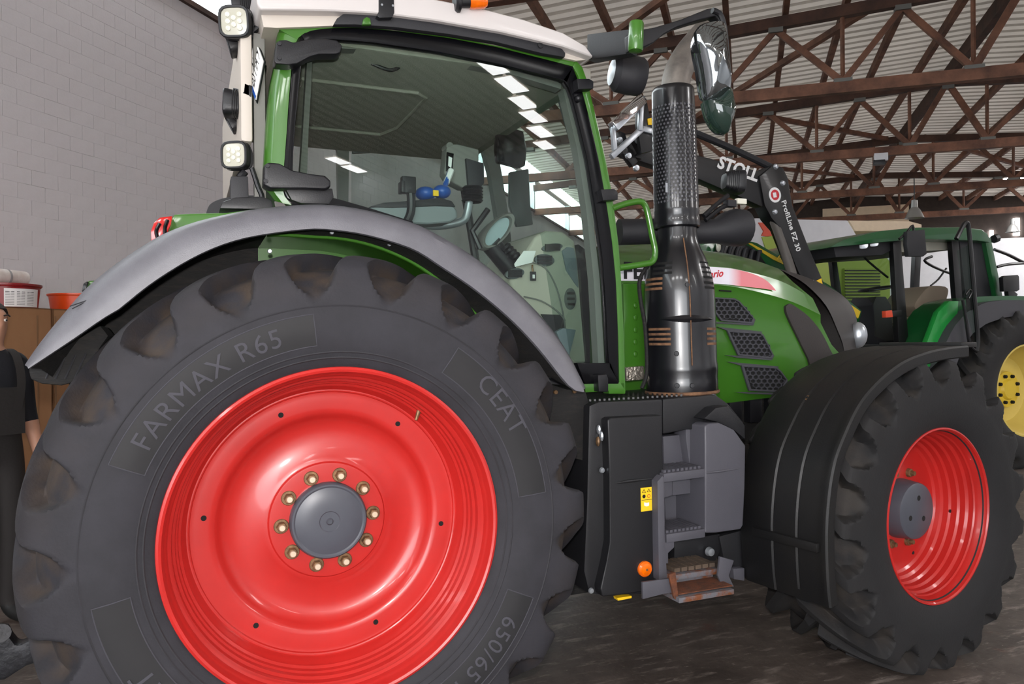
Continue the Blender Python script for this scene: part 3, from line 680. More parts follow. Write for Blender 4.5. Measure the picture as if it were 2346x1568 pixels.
# ceiling details
rp = plate('radio', [(735, 145), (802, 148), (800, 168), (735, 165)], 1.0, .05, 'black_plastic', TR, bevel=.004)
plate('radio_display', [(744, 149), (760, 150), (760, 157), (744, 156)], .998, .002, 'trim_light', rp)
MB().tube(smoothline([at(a, b, Y=.6) for a, b in ((815, 138), (835, 132), (850, 128), (850, 120))]), .008, 8).build('ceiling_lever', 'orange', TR)
plate('ceiling_handle', [(818, 100), (925, 110), (928, 124), (900, 124), (880, 120), (840, 120), (822, 112)], .56, .04, 'black_plastic', TR, bevel=.003)
MB().tube(smoothline([at(a, b, Y=.6) for a, b in ((925, 118), (918, 140), (912, 155), (890, 160), (850, 145))]), .007, 8).build('ceiling_cable', 'black_plastic', TR)
MB().tube(smoothline([at(a, b, Y=.8) for a, b in ((735, 135), (860, 140), (980, 150), (1050, 168), (1110, 176))]), .005, 6).build('ceiling_cord', 'black_plastic', TR)
cl = plate('ceiling_lamp', [(1000, 146), (1010, 139), (1058, 148), (1060, 151), (1050, 155), (1020, 152)], .62, .02, 'black_gloss', TR)
MB().ell(at(1030, 147, Y=.615), .012, .004, .006).build('lamp_lens', 'lamp_glass', cl)
# ------------------------------------------------------------------ tractor: roof, lamps, exhaust, hood, mirror
def mirY(p): return V((p.x, 2.4 - p.y, p.z))
capP = [(586, -60), (588, 8), (596, 22), (770, 25), (880, 31), (1000, 47), (1150, 73), (1290, 106), (1362, 131), (1342, 104), (1290, 74), (1200, 44), (1110, 20), (1000, -2), (870, -22), (740, -45)]
P_ = px(capP, .34)
rf = MB().prism(P_, (0, 1.72, 0)).build('cab_roof', 'roof_white', TR, bevel=.012, seg=3)
lowP = [(596, 22), (604, 62), (634, 64), (814, 57), (1029, 79), (1243, 123), (1320, 139), (1344, 137), (1362, 131), (1290, 106), (1150, 73), (1000, 47), (880, 31), (770, 25)]
MB().prism(px(lowP, .385), (0, 1.62, 0)).build('roof_underside', 'beige_and_roof_shade', TR, smooth=0)  # beige fill puts the shading of the inset lower roof into its colour
gr = plate('roof_side_panel', [(764, 56), (772, 42), (786, 32), (812, 28), (860, 29), (900, 35), (1000, 52), (1150, 78), (1268, 104), (1288, 112), (1296, 122), (1294, 131), (1243, 122), (1136, 96), (1029, 78), (904, 62), (814, 56)], .362, .03, 'dark_grey', TR, bevel=.003)
plate('roof_panel_tab', [(830, 56), (832, 44), (840, 38), (848, 42), (851, 56)], .352, .02, 'green_paint', gr, bevel=.003)
MB().lathe([(.0001, -.004), (.011, -.003), (.012, 0)], at(1238, 104, Y=.36), n=14).build('roof_panel_screw', 'black_plastic', gr)
br = plate('lamp_bracket', [(868, -8), (903, -8), (904, 28), (899, 40), (870, 41), (863, 36), (868, 26)], .335, .03, 'black_plastic', TR, bevel=.004)
for a, b in ((875, 11), (900, 13)): MB().lathe([(.0001, -.002), (.004, -.002), (.0045, 0)], at(a, b, Y=.333), n=8).build('bracket_bolt', 'silver', br)
bc = at(1048, 4, Y=.33); ax = (at(1115, 4, Y=.32) - bc).normalized()
be = MB().lathe([(.0001, -.012), (.03, -.012), (.038, -.004), (.038, .006), (.03, .01)], bc, ax, n=28).build('beacon_base', 'black_plastic', TR)
MB().lathe([(.022, .01), (.022, .045)], bc, ax, n=24).build('beacon_collar', 'black_plastic', be)
MB().lathe([(.026, .045), (.027, .06), (.025, .1), (.018, .112), (.0001, .114)], bc, ax, n=24).build('beacon_lens', 'amber_lens', be)

# rear of the cab: cream panel with number plate, wiring
rp_ = MB().box(-.245, -.205, .47, 1.9, 2.13, 2.56).build('rear_roof_panel', 'beige_and_roof_shade', TR, bevel=.012)
MB().box(-.2, -.16, .49, .53, 1.9, 2.52).build('rear_frame_post', 'trim_grey', TR, bevel=.006)
q = [at(585, 92, Y=.5), at(603, 140, Y=.475), at(586, 225, Y=.475), at(569, 178, Y=.52)]
def plate_axes(q):
    o = (q[0] + q[1] + q[2] + q[3]) / 4; xa = ((q[0] + q[1]) / 2 - (q[2] + q[3]) / 2); ya = ((q[0] + q[3]) / 2 - (q[1] + q[2]) / 2); return o, xa, ya
o_, xa, ya = plate_axes(q); na = xa.cross(ya).normalized()
if na.dot(CAM - o_) < 0: na = -na
lp = MB().obox(o_, xa * .52, ya * .55, na * .004).build('number_plate', 'paper', TR, bevel=.002)
MB().obox(o_ - na * .004, xa * .56, ya * .62, na * .003).build('plate_holder', 'black_plastic', lp)
MB().obox(o_ - xa * .47 + na * .0045, xa * .05, ya * .55, na * .001).build('plate_band', 'blue_plastic', lp)
tm = text_mesh('BS MA 9', .1, .002, 1.0)
xs = [p.x for p in tm.v]; ys = [p.y for p in tm.v]; wx = max(xs) - min(xs); wy = max(ys) - min(ys)
for i, p in enumerate(tm.v): tm.v[i] = o_ + na * .0055 + xa * (p.x / wx * .82 + .05) + ya * (p.y / wy * .66)
tm.build('plate_lettering', 'black_plastic', lp)
pl_ = MB().obox(at(566, 212, Y=.5), V((.014, 0, -.004)), V((0, .03, 0)), V((.002, 0, .02))).build('plate_lamp', 'black_plastic', TR, bevel=.003)
for i in range(4):
    A = [(606 - i * 3, 150 + 8 * i), (596 - 3 * i, 205 + 6 * i), (588 - 4 * i, 240 + 4 * i), (590 + 2 * i, 275), (596, 300 - 6 * i)]
    MB().tube(smoothline([at(a, b, Y=.56 + .02 * i) for a, b in A]), .008, 7).build('cable', 'black_gloss', TR)
for (a, b, r_) in ((585, 250, .018), (592, 235, .014), (583, 268, .016), (597, 262, .014)):
    MB().ell(at(a, b, Y=.55), r_, r_, r_ * 1.5, 10, 8).build('connector', 'black_gloss', TR)

def work_light(name, c, d, size=.056, parent=None, bracket=None, lens='lamp_glass', up=(0, 0, 1)):
    c, d = V(c), V(d).normalized(); up = V(up); side = d.cross(up).normalized(); u = side.cross(d)
    def ringp(r, a, sq=.8):
        out = []
        for j in range(28):
            t = 2 * math.pi * j / 28; k = 1 / (abs(math.cos(t)) ** 4 + abs(math.sin(t)) ** 4) ** .25
            out.append(c + d * a + side * (r * k * math.cos(t) * .96) + u * (r * k * math.sin(t) * sq * 1.2))
        return out
    s = size
    h = MB().loft([ringp(s * .2, -s * 1.25), ringp(s * .62, -s * 1.2), ringp(s * .8, -s * .9), ringp(s * .95, -s * .2), ringp(s, s * .1), ringp(s, s * .3), ringp(s * .95, s * .36), ringp(s * .84, s * .36), ringp(s * .82, s * .26)], closed=True, cap=True).build(name, 'black_plastic', parent, smooth=30)
    MB().loft([ringp(s * .83, s * .27), ringp(s * .4, s * .3), ringp(s * .001, s * .3)], closed=True).build('lens', lens, h, smooth=30)
    if lens == 'lamp_glass':
        for i, j in ((-.36, .4), (.36, .4), (-.36, 0), (.36, 0), (-.36, -.4), (.36, -.4), (0, .2), (0, -.2)):
            q = c + d * (s * .31) + side * (s * i) + u * (s * j); MB().lathe([(.0001, .006), (s * .15, .003), (s * .17, 0)], q, d, n=10).build('led', 'led', h)
    for i in range(6):
        q = c - d * (s * (.3 + .13 * i)); MB().loft([[p + (p - c - d * (p - c).dot(d)) * f for f in (0,)] for p in ringp(1, 1)][:0] or [ringp(s * (1.0 - .045 * i), -s * (.28 + .14 * i)), ringp(s * (1.03 - .045 * i), -s * (.31 + .14 * i)), ringp(s * (1.0 - .045 * i), -s * (.34 + .14 * i))], closed=True).build('cooling_fin', 'black_plastic', h)
    for A in (bracket or []):
        MB().beam(A[0], A[1], .028, .014).build('bracket', 'black_plastic', h, bevel=.003)
    return h
c1 = at(540, 52, Y=.48); work_light('work_light', c1, (-.42, -.9, -.12), .057, TR, [(c1 + V((.05, .03, .0)), at(604, 40, Y=.5)), (c1 + V((.03, .03, -.04)), at(602, 55, Y=.5))])
c2 = at(533, 98, Y=.62); work_light('work_light', c2, (-.9, .1, -.25), .05, TR, [(c2 + V((.03, 0, .04)), c1 + V((.03, .05, 0)))], lens='black_gloss')
c2 = at(545, 10, Y=.75); work_light('work_light', c2, (-.9, .2, -.1), .05, TR, lens='black_gloss')
c3 = at(527, 238, Y=.6); work_light('work_light', c3, (-.93, .2, .05), .05, TR, [(c3 + V((.02, 0, .05)), at(568, 215, Y=.55)), (c3 + V((.03, 0, 0)), at(572, 250, Y=.56))], lens='black_gloss')
c4 = at(532, 280, Y=.72); work_light('work_light', c4, (-.85, .1, -.45), .042, TR, lens='black_gloss')
c5 = at(540, 357, Y=.48); work_light('work_light', c5, (-.5, -.86, -.02), .05, TR)
MB().tube([c5 + V((.03, .01, -.05)), at(549, 408, Y=.49)], .014, 8).build('lamp_swivel', 'black_plastic', TR)
plate('lamp_post', [(529, 404), (568, 404), (570, 456), (528, 456)], .47, .07, 'dark_grey', TR, bevel=.003)
MB().tube(smoothline([at(a, b, Y=.47) for a, b in ((577, 385), (582, 400), (592, 430), (600, 450), (598, 470))]), .009, 8).build('lamp_cable', 'black_plastic', TR)

# --- exhaust stack: perforated tube on a bulged heat shield
E0, E1 = V((1.574, .47, 1.205)), V((1.54, .47, 2.53)); ea = (E1 - E0).normalized(); sc = 1 / 522.0
def ez(py): return (E1 - E0).length * (893 - py) / (893 - 203)
sh = [(80, 893), (81, 885), (81, 868), (80, 860), (82, 845), (82, 835), (80, 826), (80.5, 760), (80.5, 740), (80, 690), (79, 665), (76, 640), (70, 615), (62, 592), (53, 572), (47, 556), (45, 540), (44, 515)]
ex = MB().lathe([(r * sc, ez(p)) for r, p in sh], E0, ea, n=56).build('exhaust_heat_shield', 'black_gloss', TR, smooth=35)
ex.data.materials.clear(); ex.data.materials.append(mat('black_enamel', '101014', .3, coat=.4))
top = [(49, 522), (52, 519), (53, 512), (51.5, 505), (50.5, 488), (51.5, 484), (50.5, 480), (49, 350), (48, 215), (47, 207), (44.5, 204), (43, 207), (43, 300)]
et = MB().lathe([(r * sc, ez(p)) for r, p in top], E0, ea, n=56).build('exhaust_shroud', 'black_enamel', TR, smooth=35)
eu = ea.orthogonal().normalized(); ew_ = ea.cross(eu)
hp = MB()
for row in range(27):
    py = 252 + row * 8.2
    for j in range(36):
        t = 2 * math.pi * (j + .5 * (row % 2)) / 36; rad = (49.0 + (py - 250) * .006) * sc + .0006
        n_ = eu * math.cos(t) + ew_ * math.sin(t); c = E0 + ea * ez(py) + n_ * rad; tt = ea.cross(n_)
        hp.add([c + (tt * math.cos(q) + ea * math.sin(q)) * .0052 for q in [i * math.pi / 3 for i in range(6)]], [tuple(range(6))])
o = hp.build('perforation', mat('inner_pipe', '55555a', .5, metal=.3), et, smooth=0); o['kind'] = 'stuff'
pipe = smoothline([at(a, b, Y=.47) for a, b in ((1548, 240), (1548, 195), (1556, 160), (1574, 128), (1598, 98), (1625, 68))], 5)
MB().tube(pipe, .062, 24, cap=False).build('exhaust_pipe', mat('steel_pipe', '6d6864', .5, metal=.75, col2='8a837c', vscale=14), TR, smooth=60)
def slots(rows, t0, t1, m):
    for py in rows:
        i0 = 0; pts = []
        mb = MB(); secs = []
        for k in range(9):
            t = R(t0 + (t1 - t0) * k / 8); rr = 80
            for (r, p), (r2, p2) in zip(sh, sh[1:]):
                if p2 <= py <= p: rr = r + (r2 - r) * (p - py) / max(p - p2, 1e-6)
            n_ = V((math.cos(t), -math.sin(t), 0)); c = E0 + ea * ez(py) + n_ * (rr * sc + .0012)
            secs.append([c + ea * .0052, c - ea * .0052])
        mb.loft(secs).build('vent_slot', m, ex, smooth=0)
mat('slot_rust', '7d5a3e', .85, col2='4a3326', vscale=30)
slots((752, 763, 774, 785), 184, 140, 'slot_rust'); slots((752, 763, 774, 785), 80, 48, 'slot_rust')
slots((640, 651, 662), 196, 152, 'slot_rust'); slots((606, 617, 628), 176, 136, 'hole_dark'); slots((605, 616, 627, 638, 650, 661), 80, 45, 'hole_dark')
seam = [E0 + ea * ez(p) + V((-.32, -.947, 0)) * ((r + .8) * sc) for r, p in ((82, 832), (81, 760), (80.5, 700), (78, 660), (68, 610), (55, 575), (46, 550))]
MB().tube(smoothline(seam), .0028, 6).build('shield_seam', 'slot_rust', ex)
for p_ in (730,):
    secs = []
    for k in range(13):
        t = R(160 - 100 * k / 12); b_ = math.sin(math.pi * k / 12); n_ = V((math.cos(t), -math.sin(t), 0)); c = E0 + ea * ez(p_) + n_ * (80.5 * sc)
        secs.append([c + ea * .016 * b_, c + n_ * .008 * b_, c - ea * .016 * b_])
    MB().loft(secs).build('pressed_rib', 'black_enamel', ex, smooth=50)
for a, b in ((1546, 806), (1547, 876), (1588, 876), (1578, 656)):
    n_ = (at(a, b, Y=.31) - (E0 + ea * ez(b))); n_.z = 0; n_.normalize(); r0 = 81 if b > 700 else 77
    MB().lathe([(.0001, .006), (.009, .005), (.011, 0)], E0 + ea * ez(b) + n_ * (r0 * sc), n_, n=12).build('shield_bolt', 'dark_grey', ex)
MB().lathe([(82 * sc, -.008), (84 * sc, -.004), (84 * sc, .003), (82 * sc, .006)], E0, ea, n=48).build('base_ring', 'slot_rust', ex)
MB().lathe([(.10, -.06), (.12, -.02), (.12, 0)], E0, ea, n=32).build('exhaust_foot', 'black_plastic', TR)
MB().obox(at(1527, 430, Y=.385), V((.005, 0, 0)), V((0, .001, 0)), V((0, 0, .02))).build('type_label', 'silver', et)

# --- hood
rows_ = [([(1400, 556), (1505, 558), (1617, 575), (1665, 581), (1730, 597), (1784, 616)], 1.2),
         ([(1400, 560), (1505, 562), (1617, 577), (1668, 584), (1735, 601), (1792, 622)], 1.02),
         ([(1400, 583), (1502, 586), (1625, 596), (1680, 603), (1748, 620), (1815, 645)], .88),
         ([(1400, 606), (1500, 605), (1640, 611), (1700, 620), (1790, 645), (1862, 684)], .80),
         ([(1400, 648), (1500, 648), (1640, 653), (1715, 664), (1810, 690), (1880, 722)], .775),
         ([(1400, 664), (1500, 664), (1640, 668), (1715, 680), (1808, 706), (1880, 740)], .79),
         ([(1400, 760), (1500, 762), (1640, 764), (1720, 772), (1825, 784), (1905, 790)], .785),
         ([(1400, 900), (1500, 906), (1640, 908), (1730, 898), (1850, 880), (1932, 820)], .785),
         ([(1400, 915), (1500, 922), (1640, 925), (1735, 915), (1860, 895), (1936, 835)], .80)]
R_ = [resample(smoothline(px(p, y), 6), 34) for p, y in rows_]
full = R_[::-1] + [[mirY(p) for p in r] for r in R_[1:]]
hd = MB().loft(full).build('hood', 'green_paint', TR, smooth=32)
bl_ = [at(1784, 616, Y=1.2), at(1806, 628, Y=1.0), at(1838, 646, Y=.88), at(1868, 672, Y=.82), at(1896, 706, Y=.795), at(1916, 750, Y=.79), at(1932, 792, Y=.79), at(1936, 835, Y=.80)]
nl_ = [at(1784, 616, Y=1.2), at(1836, 633, Y=1.2), at(1882, 654, Y=1.2), at(1926, 678, Y=1.2), at(1946, 702, Y=1.2), at(1955, 730, Y=1.2), at(1957, 770, Y=1.2), at(1957, 835, Y=1.2)]
bl_, nl_ = resample(smoothline(bl_), 24), resample(smoothline(nl_), 24)
ns = []
for a, b in zip(bl_, nl_):
    m1 = a.lerp(b, .35); m1.x += .12 * (b.x - a.x); m2 = a.lerp(b, .7); m2.x += .12 * (b.x - a.x)
    ns.append([a, m1, m2, b, mirY(m2), mirY(m1), mirY(a)])
no = MB().loft(ns).build('hood_nose_grille', mat('nose_black', '2b2625', .6, bump=.15, bscale=200), TR, smooth=40)
for i in range(3):
    A = [nl_[6 + i * 3].lerp(bl_[10 + i * 2], .35) + V((.012, -.02, .004)), nl_[12 + i * 2].lerp(bl_[14 + i * 2], .4) + V((.02, -.02, 0)), nl_[19].lerp(bl_[19], .3 + .15 * i) + V((.02, -.02, 0))]
    MB().tube(smoothline(A), .007, 6).build('nose_rib', 'nose_black', no)
def curve_panel(name, A, B, m, parent, Y, off=-.004, n=30):
    a, b = resample(smoothline(px(A, Y), 5), n), resample(smoothline(px(B, Y), 5), n)
    return MB().loft([[p + V((0, off, 0)), p.lerp(q, .5) + V((0, off - .002, 0)), q + V((0, off, 0))] for p, q in zip(a, b)]).build(name, m, parent)
def stripe_mat():
    m = mat('hood_stripe', 'e4e0ea', .35, coat=.4); nt = m.node_tree; b = nt.nodes['Principled BSDF']
    tc = nt.nodes.new('ShaderNodeTexCoord'); sx = nt.nodes.new('ShaderNodeSeparateXYZ'); rp = nt.nodes.new('ShaderNodeValToRGB')
    mr = nt.nodes.new('ShaderNodeMapRange'); mr.inputs[1].default_value = 2.06; mr.inputs[2].default_value = 2.22
    nt.links.new(tc.outputs['Object'], sx.inputs[0]); nt.links.new(sx.outputs[0], mr.inputs[0]); nt.links.new(mr.outputs[0], rp.inputs[0])
    rp.color_ramp.elements[0].color = lin('e4e0ea'); rp.color_ramp.elements[1].color = lin('dc7f86'); rp.color_ramp.elements[0].position = .1; rp.color_ramp.elements[1].position = .6
    nt.links.new(rp.outputs[0], b.inputs['Base Color'])
stripe_mat()
st = curve_panel('hood_stripe', [(1405, 609), (1500, 609), (1640, 613), (1700, 622), (1740, 636), (1760, 650), (1773, 665)], [(1405, 644), (1500, 645), (1640, 651), (1690, 656), (1735, 661), (1758, 664), (1774, 667)], 'hood_stripe', hd, .785, off=-.012)
def hood_text(body, cx, cy, size, m, Y, shear=0, bold=0, rot=0):
    tm = text_mesh(body, size, .002, 1.05, bold, shear); c = at(cx, cy, Y=Y)
    for i, p in enumerate(tm.v): tm.v[i] = c + V((p.x * math.cos(rot) - p.y * math.sin(rot), -p.z, p.x * math.sin(rot) + p.y * math.cos(rot)))
    return tm.build('lettering', m, st)
hood_text('FENDT', 1500, 624, .11, 'black_plastic', .769, 0, .003)
hood_text('Vario', 1634, 629, .05, mat('red_print', 'c01f2a', .4), .769, .4, .001, .12)
# three honeycomb air grilles in the hood side
def inside(p, poly):
    c = False; n = len(poly)
    for i in range(n):
        (x1, y1), (x2, y2) = poly[i], poly[(i + 1) % n]
        if (y1 > p[1]) != (y2 > p[1]) and p[0] < (x2 - x1) * (p[1] - y1) / (y2 - y1) + x1: c = not c
    return c
mat('grille_grey', '3c3c42', .55)
def honeycomb(poly, spikes):
    fr_ = plate('air_grille', poly, .776, .012, 'hole_dark', hd)  # dark plate gives the recess behind the mesh its shade as colour
    n = len(poly); cx = sum(p[0] for p in poly) / n; cy = sum(p[1] for p in poly) / n
    ins = [(cx + (x - cx) * .9, cy + (y - cy) * .86) for x, y in poly]
    MB().ring(px(poly, .766), px(ins, .766), (0, .012, 0)).build('grille_frame', 'grille_grey', fr_, smooth=0, bevel=.002)
    mb = MB(); a, b = 6.6, 4.6; row = 0; y = min(p[1] for p in poly)
    while y < max(p[1] for p in poly):
        x = min(p[0] for p in poly) + (row % 2) * a
        while x < max(p[0] for p in poly):
            if inside((x, y), ins):
                hx = [(x + a * math.cos(t) * 1.12, y + b * math.sin(t) * 1.3) for t in [R(30 + 60 * i) for i in range(6)]]
                hi_ = [(x + (u - x) * .8, y + (w - y) * .78) for u, w in hx]
                mb.ring(px(hx, .770), px(hi_, .770), (0, .006, 0))
            x += 2 * a
        y += b * 2; row += 1
    mb.build('honeycomb', 'grille_grey', fr_, smooth=0)
    for s_ in spikes: plate('grille_spike', s_, .768, .01, 'grille_grey', fr_)
honeycomb([(1620, 680), (1684, 684), (1695, 690), (1731, 733), (1727, 743), (1653, 736), (1620, 690)], [[(1640, 738), (1728, 742), (1726, 746), (1640, 741)]])
honeycomb([(1666, 757), (1743, 762), (1750, 768), (1774, 816), (1769, 823), (1692, 815)], [[(1643, 749), (1746, 760), (1744, 765), (1664, 757)], [(1661, 814), (1772, 820), (1768, 826), (1690, 820)]])
honeycomb([(1699, 837), (1780, 842), (1790, 850), (1806, 872), (1790, 900), (1717, 896)], [[(1665, 829), (1784, 840), (1782, 846), (1697, 838)], [(1684, 899), (1780, 900), (1780, 905), (1716, 903)]])
plate('hood_scoop', [(1801, 702), (1810, 696), (1824, 703), (1855, 727), (1882, 761), (1903, 802), (1912, 830), (1862, 842), (1853, 824), (1831, 779), (1804, 722)], .772, .02, 'nose_black', hd, bevel=.004, sm=3)
plate('hood_slot', [(1650, 664), (1676, 666), (1676, 669), (1650, 667)], .772, .01, 'hole_dark', hd)
MB().ell(at(1966, 768, Y=.95), .05, .05, .075, 18, 12).build('headlight', 'silver', TR)
# engine block and chassis under the hood
MB().box(1.3, 2.75, .85, 1.55, .62, 1.2).build('engine_block', 'black_dirty', TR, bevel=.02)
MB().box(-.4, 1.6, .75, 1.65, .55, 1.02).build('transmission', 'black_dirty', TR, bevel=.03)
MB().tube([(0, .25, .85), (0, 2.15, .85)], .13, 20).build('rear_axle', 'black_dirty', TR)
MB().tube([(2.56, .25, .66), (2.56, 2.15, .66)], .09, 16).build('front_axle', 'black_dirty', TR)
for i in range(4): MB().box(2.1 + i * .13, 2.18 + i * .13, .8, .86, 1.0, 1.16).build('cooler_fin', 'black_plastic', TR, bevel=.01)
plate('fire_wall', [(1428, 650), (1490, 650), (1490, 840), (1430, 845)], .62, .05, 'green_paint', TR, bevel=.004)
for i in range(5):
    MB().ell(at(1456, 700 + 28 * i, Y=.615), .012, .006, .014, 10, 6).build('wall_dimple', 'green_paint', TR)
plate('foil_sleeve', [(1435, 842), (1476, 838), (1478, 870), (1436, 874)], .60, .06, mat('foil', 'b9b0a4', .3, metal=.8, bump=1, bscale=60), TR, bevel=.008)
MB().tube(smoothline([at(a, b, Y=.5) for a, b in ((1490, 600), (1466, 640), (1468, 690), (1478, 750), (1482, 850), (1470, 890))]), .009, 8).build('cable', 'black_dirty', TR)
# grab handle beside the door
MB().tube(smoothline([at(a, b, Y=.41) for a, b in ((1402, 478), (1430, 468), (1462, 462), (1476, 468), (1484, 490), (1494, 540), (1501, 578), (1494, 600), (1470, 606), (1418, 614))], 5), .0135, 12).build('grab_handle', 'green_paint', TR, smooth=60)

# --- mirror on its arm
YM = -.02
ma = plate('mirror_arm', [(1446, 74), (1454, 70), (1500, 62), (1560, 44), (1620, 20), (1640, 16), (1655, 24), (1662, 42), (1664, 120), (1655, 120), (1650, 48), (1640, 36), (1600, 47), (1552, 62), (1522, 78), (1498, 98), (1476, 108), (1448, 114)], .03, .05, 'black_plastic', TR, bevel=.008, seg=3)
P0, P1 = at(1345, 112, Y=.40), at(1450, 92, Y=.07)
MB().loft([[P0 + V((0, 0, .06)), P0 + V((.05, .02, .06)), P0 + V((.05, .02, -.045)), P0 + V((0, 0, -.045))], [P1 + V((-.01, 0, .04)), P1 + V((.03, .02, .04)), P1 + V((.03, .02, -.05)), P1 + V((-.01, 0, -.05))]], closed=True, cap=True).build('mirror_arm_base', 'dark_grey', ma, bevel=.006)
gc = at(1457, 84, Y=.02); MB().lathe([(.0001, -.055), (.024, -.052), (.027, -.045), (.027, .045), (.024, .052), (.0001, .055)], gc, (.05, 0, 1), n=24).build('arm_hinge', 'green_paint', ma)
MB().tube(smoothline([at(a, b, Y=YM) for a, b in ((1632, 24), (1650, 34), (1660, 70), (1664, 130), (1662, 200), (1655, 260))]), .011, 10).build('mirror_tube', 'black_plastic', ma)
def shell(name, mo, Y, bulge, m):
    mp_ = smoothline(px(mo, Y) + [at(*mo[0], Y=Y)], 3)[:-1]; cen = sum(mp_, V()) / len(mp_)
    return MB().loft([[cen + (p - cen) * .9 + V((0, .03, 0)) for p in mp_], mp_, [cen + (p - cen) * .93 + V((0, -bulge * .5, 0)) for p in mp_], [cen + (p - cen) * .6 + V((0, -bulge * .85, 0)) for p in mp_], [cen + (p - cen) * .02 + V((0, -bulge, 0)) for p in mp_]], closed=True, cap=True).build(name, m, ma, smooth=60)
shell('mirror_housing', [(1592, 72), (1604, 58), (1628, 50), (1648, 56), (1654, 90), (1660, 140), (1666, 195), (1660, 215), (1636, 235), (1616, 236), (1608, 215), (1600, 160), (1590, 110)], YM, .07, mat('mirror_gloss', '8f9598', .04, metal=.95))
shell('wide_angle_mirror', [(1612, 232), (1640, 224), (1664, 202), (1670, 225), (1676, 258), (1664, 292), (1657, 311), (1640, 300), (1622, 272)], YM - .01, .06, mat('mirror_dark', '20302a', .04, coat=.8))
plate('mirror_knuckle', [(1660, 110), (1672, 112), (1674, 140), (1664, 148)], YM - .01, .04, 'dark_grey', ma, bevel=.004)
lc = at(1440, 172, Y=.30)
la = MB().lathe([(.05, -.07), (.072, -.05), (.076, .0), (.075, .045), (.066, .06), (.0001, .062)], lc, (.75, -.15, -.08), n=32, cap0=True).build('roof_work_light', 'dark_grey', TR, smooth=40)
MB().lathe([(.051, -.072), (.0001, -.073)], lc, (.75, -.15, -.08), n=28).build('lens', 'silver', la)
MB().beam(lc + V((.0, .02, .06)), at(1440, 115, Y=.3), .05, .03).build('bracket', 'black_plastic', la)
# worklight pod beside the exhaust
pod = [at(1418, 532, Y=.72), at(1500, 530, Y=.68), at(1610, 532, Y=.62), at(1640, 530, Y=.60), at(1660, 526, Y=.60), at(1685, 522, Y=.60), at(1703, 522, Y=.60)]
rs = [.06, .06, .055, .058, .078, .09, .085]
pb = MB().tube(pod, rs, 20).build('headlight_pod', 'dark_grey', TR, smooth=50)
for y_ in (498, 535): MB().ell(at(1707, y_, Y=.58), .008, .03, .03, 12, 8).build('pod_lamp', 'lamp_glass', pb)
cw = at(1690, 418, Y=.60); work_light('work_light', cw, (.96, -.25, -.05), .058, TR, lens='silver')
for A in (((1612, 495), (1640, 470), (1668, 448)), ((1616, 505), (1650, 478), (1680, 465))):
    MB().tube(smoothline([at(a, b, Y=.58) for a, b in A]), .011, 8).build('lamp_stalk', 'black_plastic', TR)
MB().obox(at(1672, 467, Y=.58), V((.025, 0, 0)), V((0, .02, 0)), V((0, 0, .016))).build('lamp_clip', 'dark_grey', TR, bevel=.004)
MB().obox(at(1697, 462, Y=.57), V((.027, 0, 0)), V((0, .012, 0)), V((0, 0, .013))).build('marker_lamp', 'led', TR, bevel=.004)
# ------------------------------------------------------------------ tractor: front fender, tank and steps, cab interior
mat('fender_black', '0b0b0d', .5, bump=.1, bscale=220, col2='131211', vscale=5)
prof = [(-.735, -.262), (-.75, -.146), (-.752, .061), (-.715, .258), (-.645, .387), (-.515, .535), (-.3, .652), (-.1, .702), (.08, .722), (.22, .728)]
pf = resample(smoothline([V((x, 0, z)) for x, z in prof], 6), 44)
secs = []
for i, p in enumerate(pf):
    t = (pf[min(i + 1, 43)] - pf[max(i - 1, 0)]).normalized(); o = V((-t.z, 0, t.x)); o = o if o.dot(p) > 0 else -o
    row = [(.0, -.05), (-.006, -.044), (-.008, -.004), (-.002, .004), (.012, .006), (.02, .004), (.045, .004), (.12, .006), (.128, .0), (.136, .005), (.24, .007), (.248, .001), (.256, .006), (.40, .004), (.425, -.004), (.43, -.03)]
    secs.append([p + V((0, y, 0)) + o * h for y, h in row])
ff = fr(MB().loft(secs).build('front_fender', 'fender_black', TR, smooth=30))
inner = [[s[0] + V((0, .002, 0)), V((s[0].x, .42, s[0].z))] for s in secs]
MB().loft(inner).build('fender_underside', 'fender_black', ff)
MB().loft([[s[7] + V((0, y, 0)) + (s[7] - s[0]).normalized() * .0 for y in (0, .02)] for s in secs[:2]]).build('fender_seam', 'fender_black', ff)
b0 = secs[6]; MB().beam(b0[5] + V((-.012, 0, 0)), b0[12] + V((-.012, .08, 0)), .02, .035).build('fender_strap', 'fender_black', ff, bevel=.004)
for i in (22,):
    s = secs[i]; n_ = (s[10] - V((0, s[10].y, 0))).normalized(); MB().lathe([(.0001, .004), (.012, .003), (.014, 0)], s[11], n_, n=14).build('fender_bolt', 'nut_rust', ff)
    MB().lathe([(.0001, .006), (.006, .005), (.006, 0)], s[11], n_, n=8).build('bolt_head', 'hole_dark', ff)
MB().obox(V((.24, .2, .735)), V((.06, 0, 0)), V((0, .2, 0)), V((0, 0, .012))).build('fender_front_edge', 'fender_black', ff, bevel=.004)

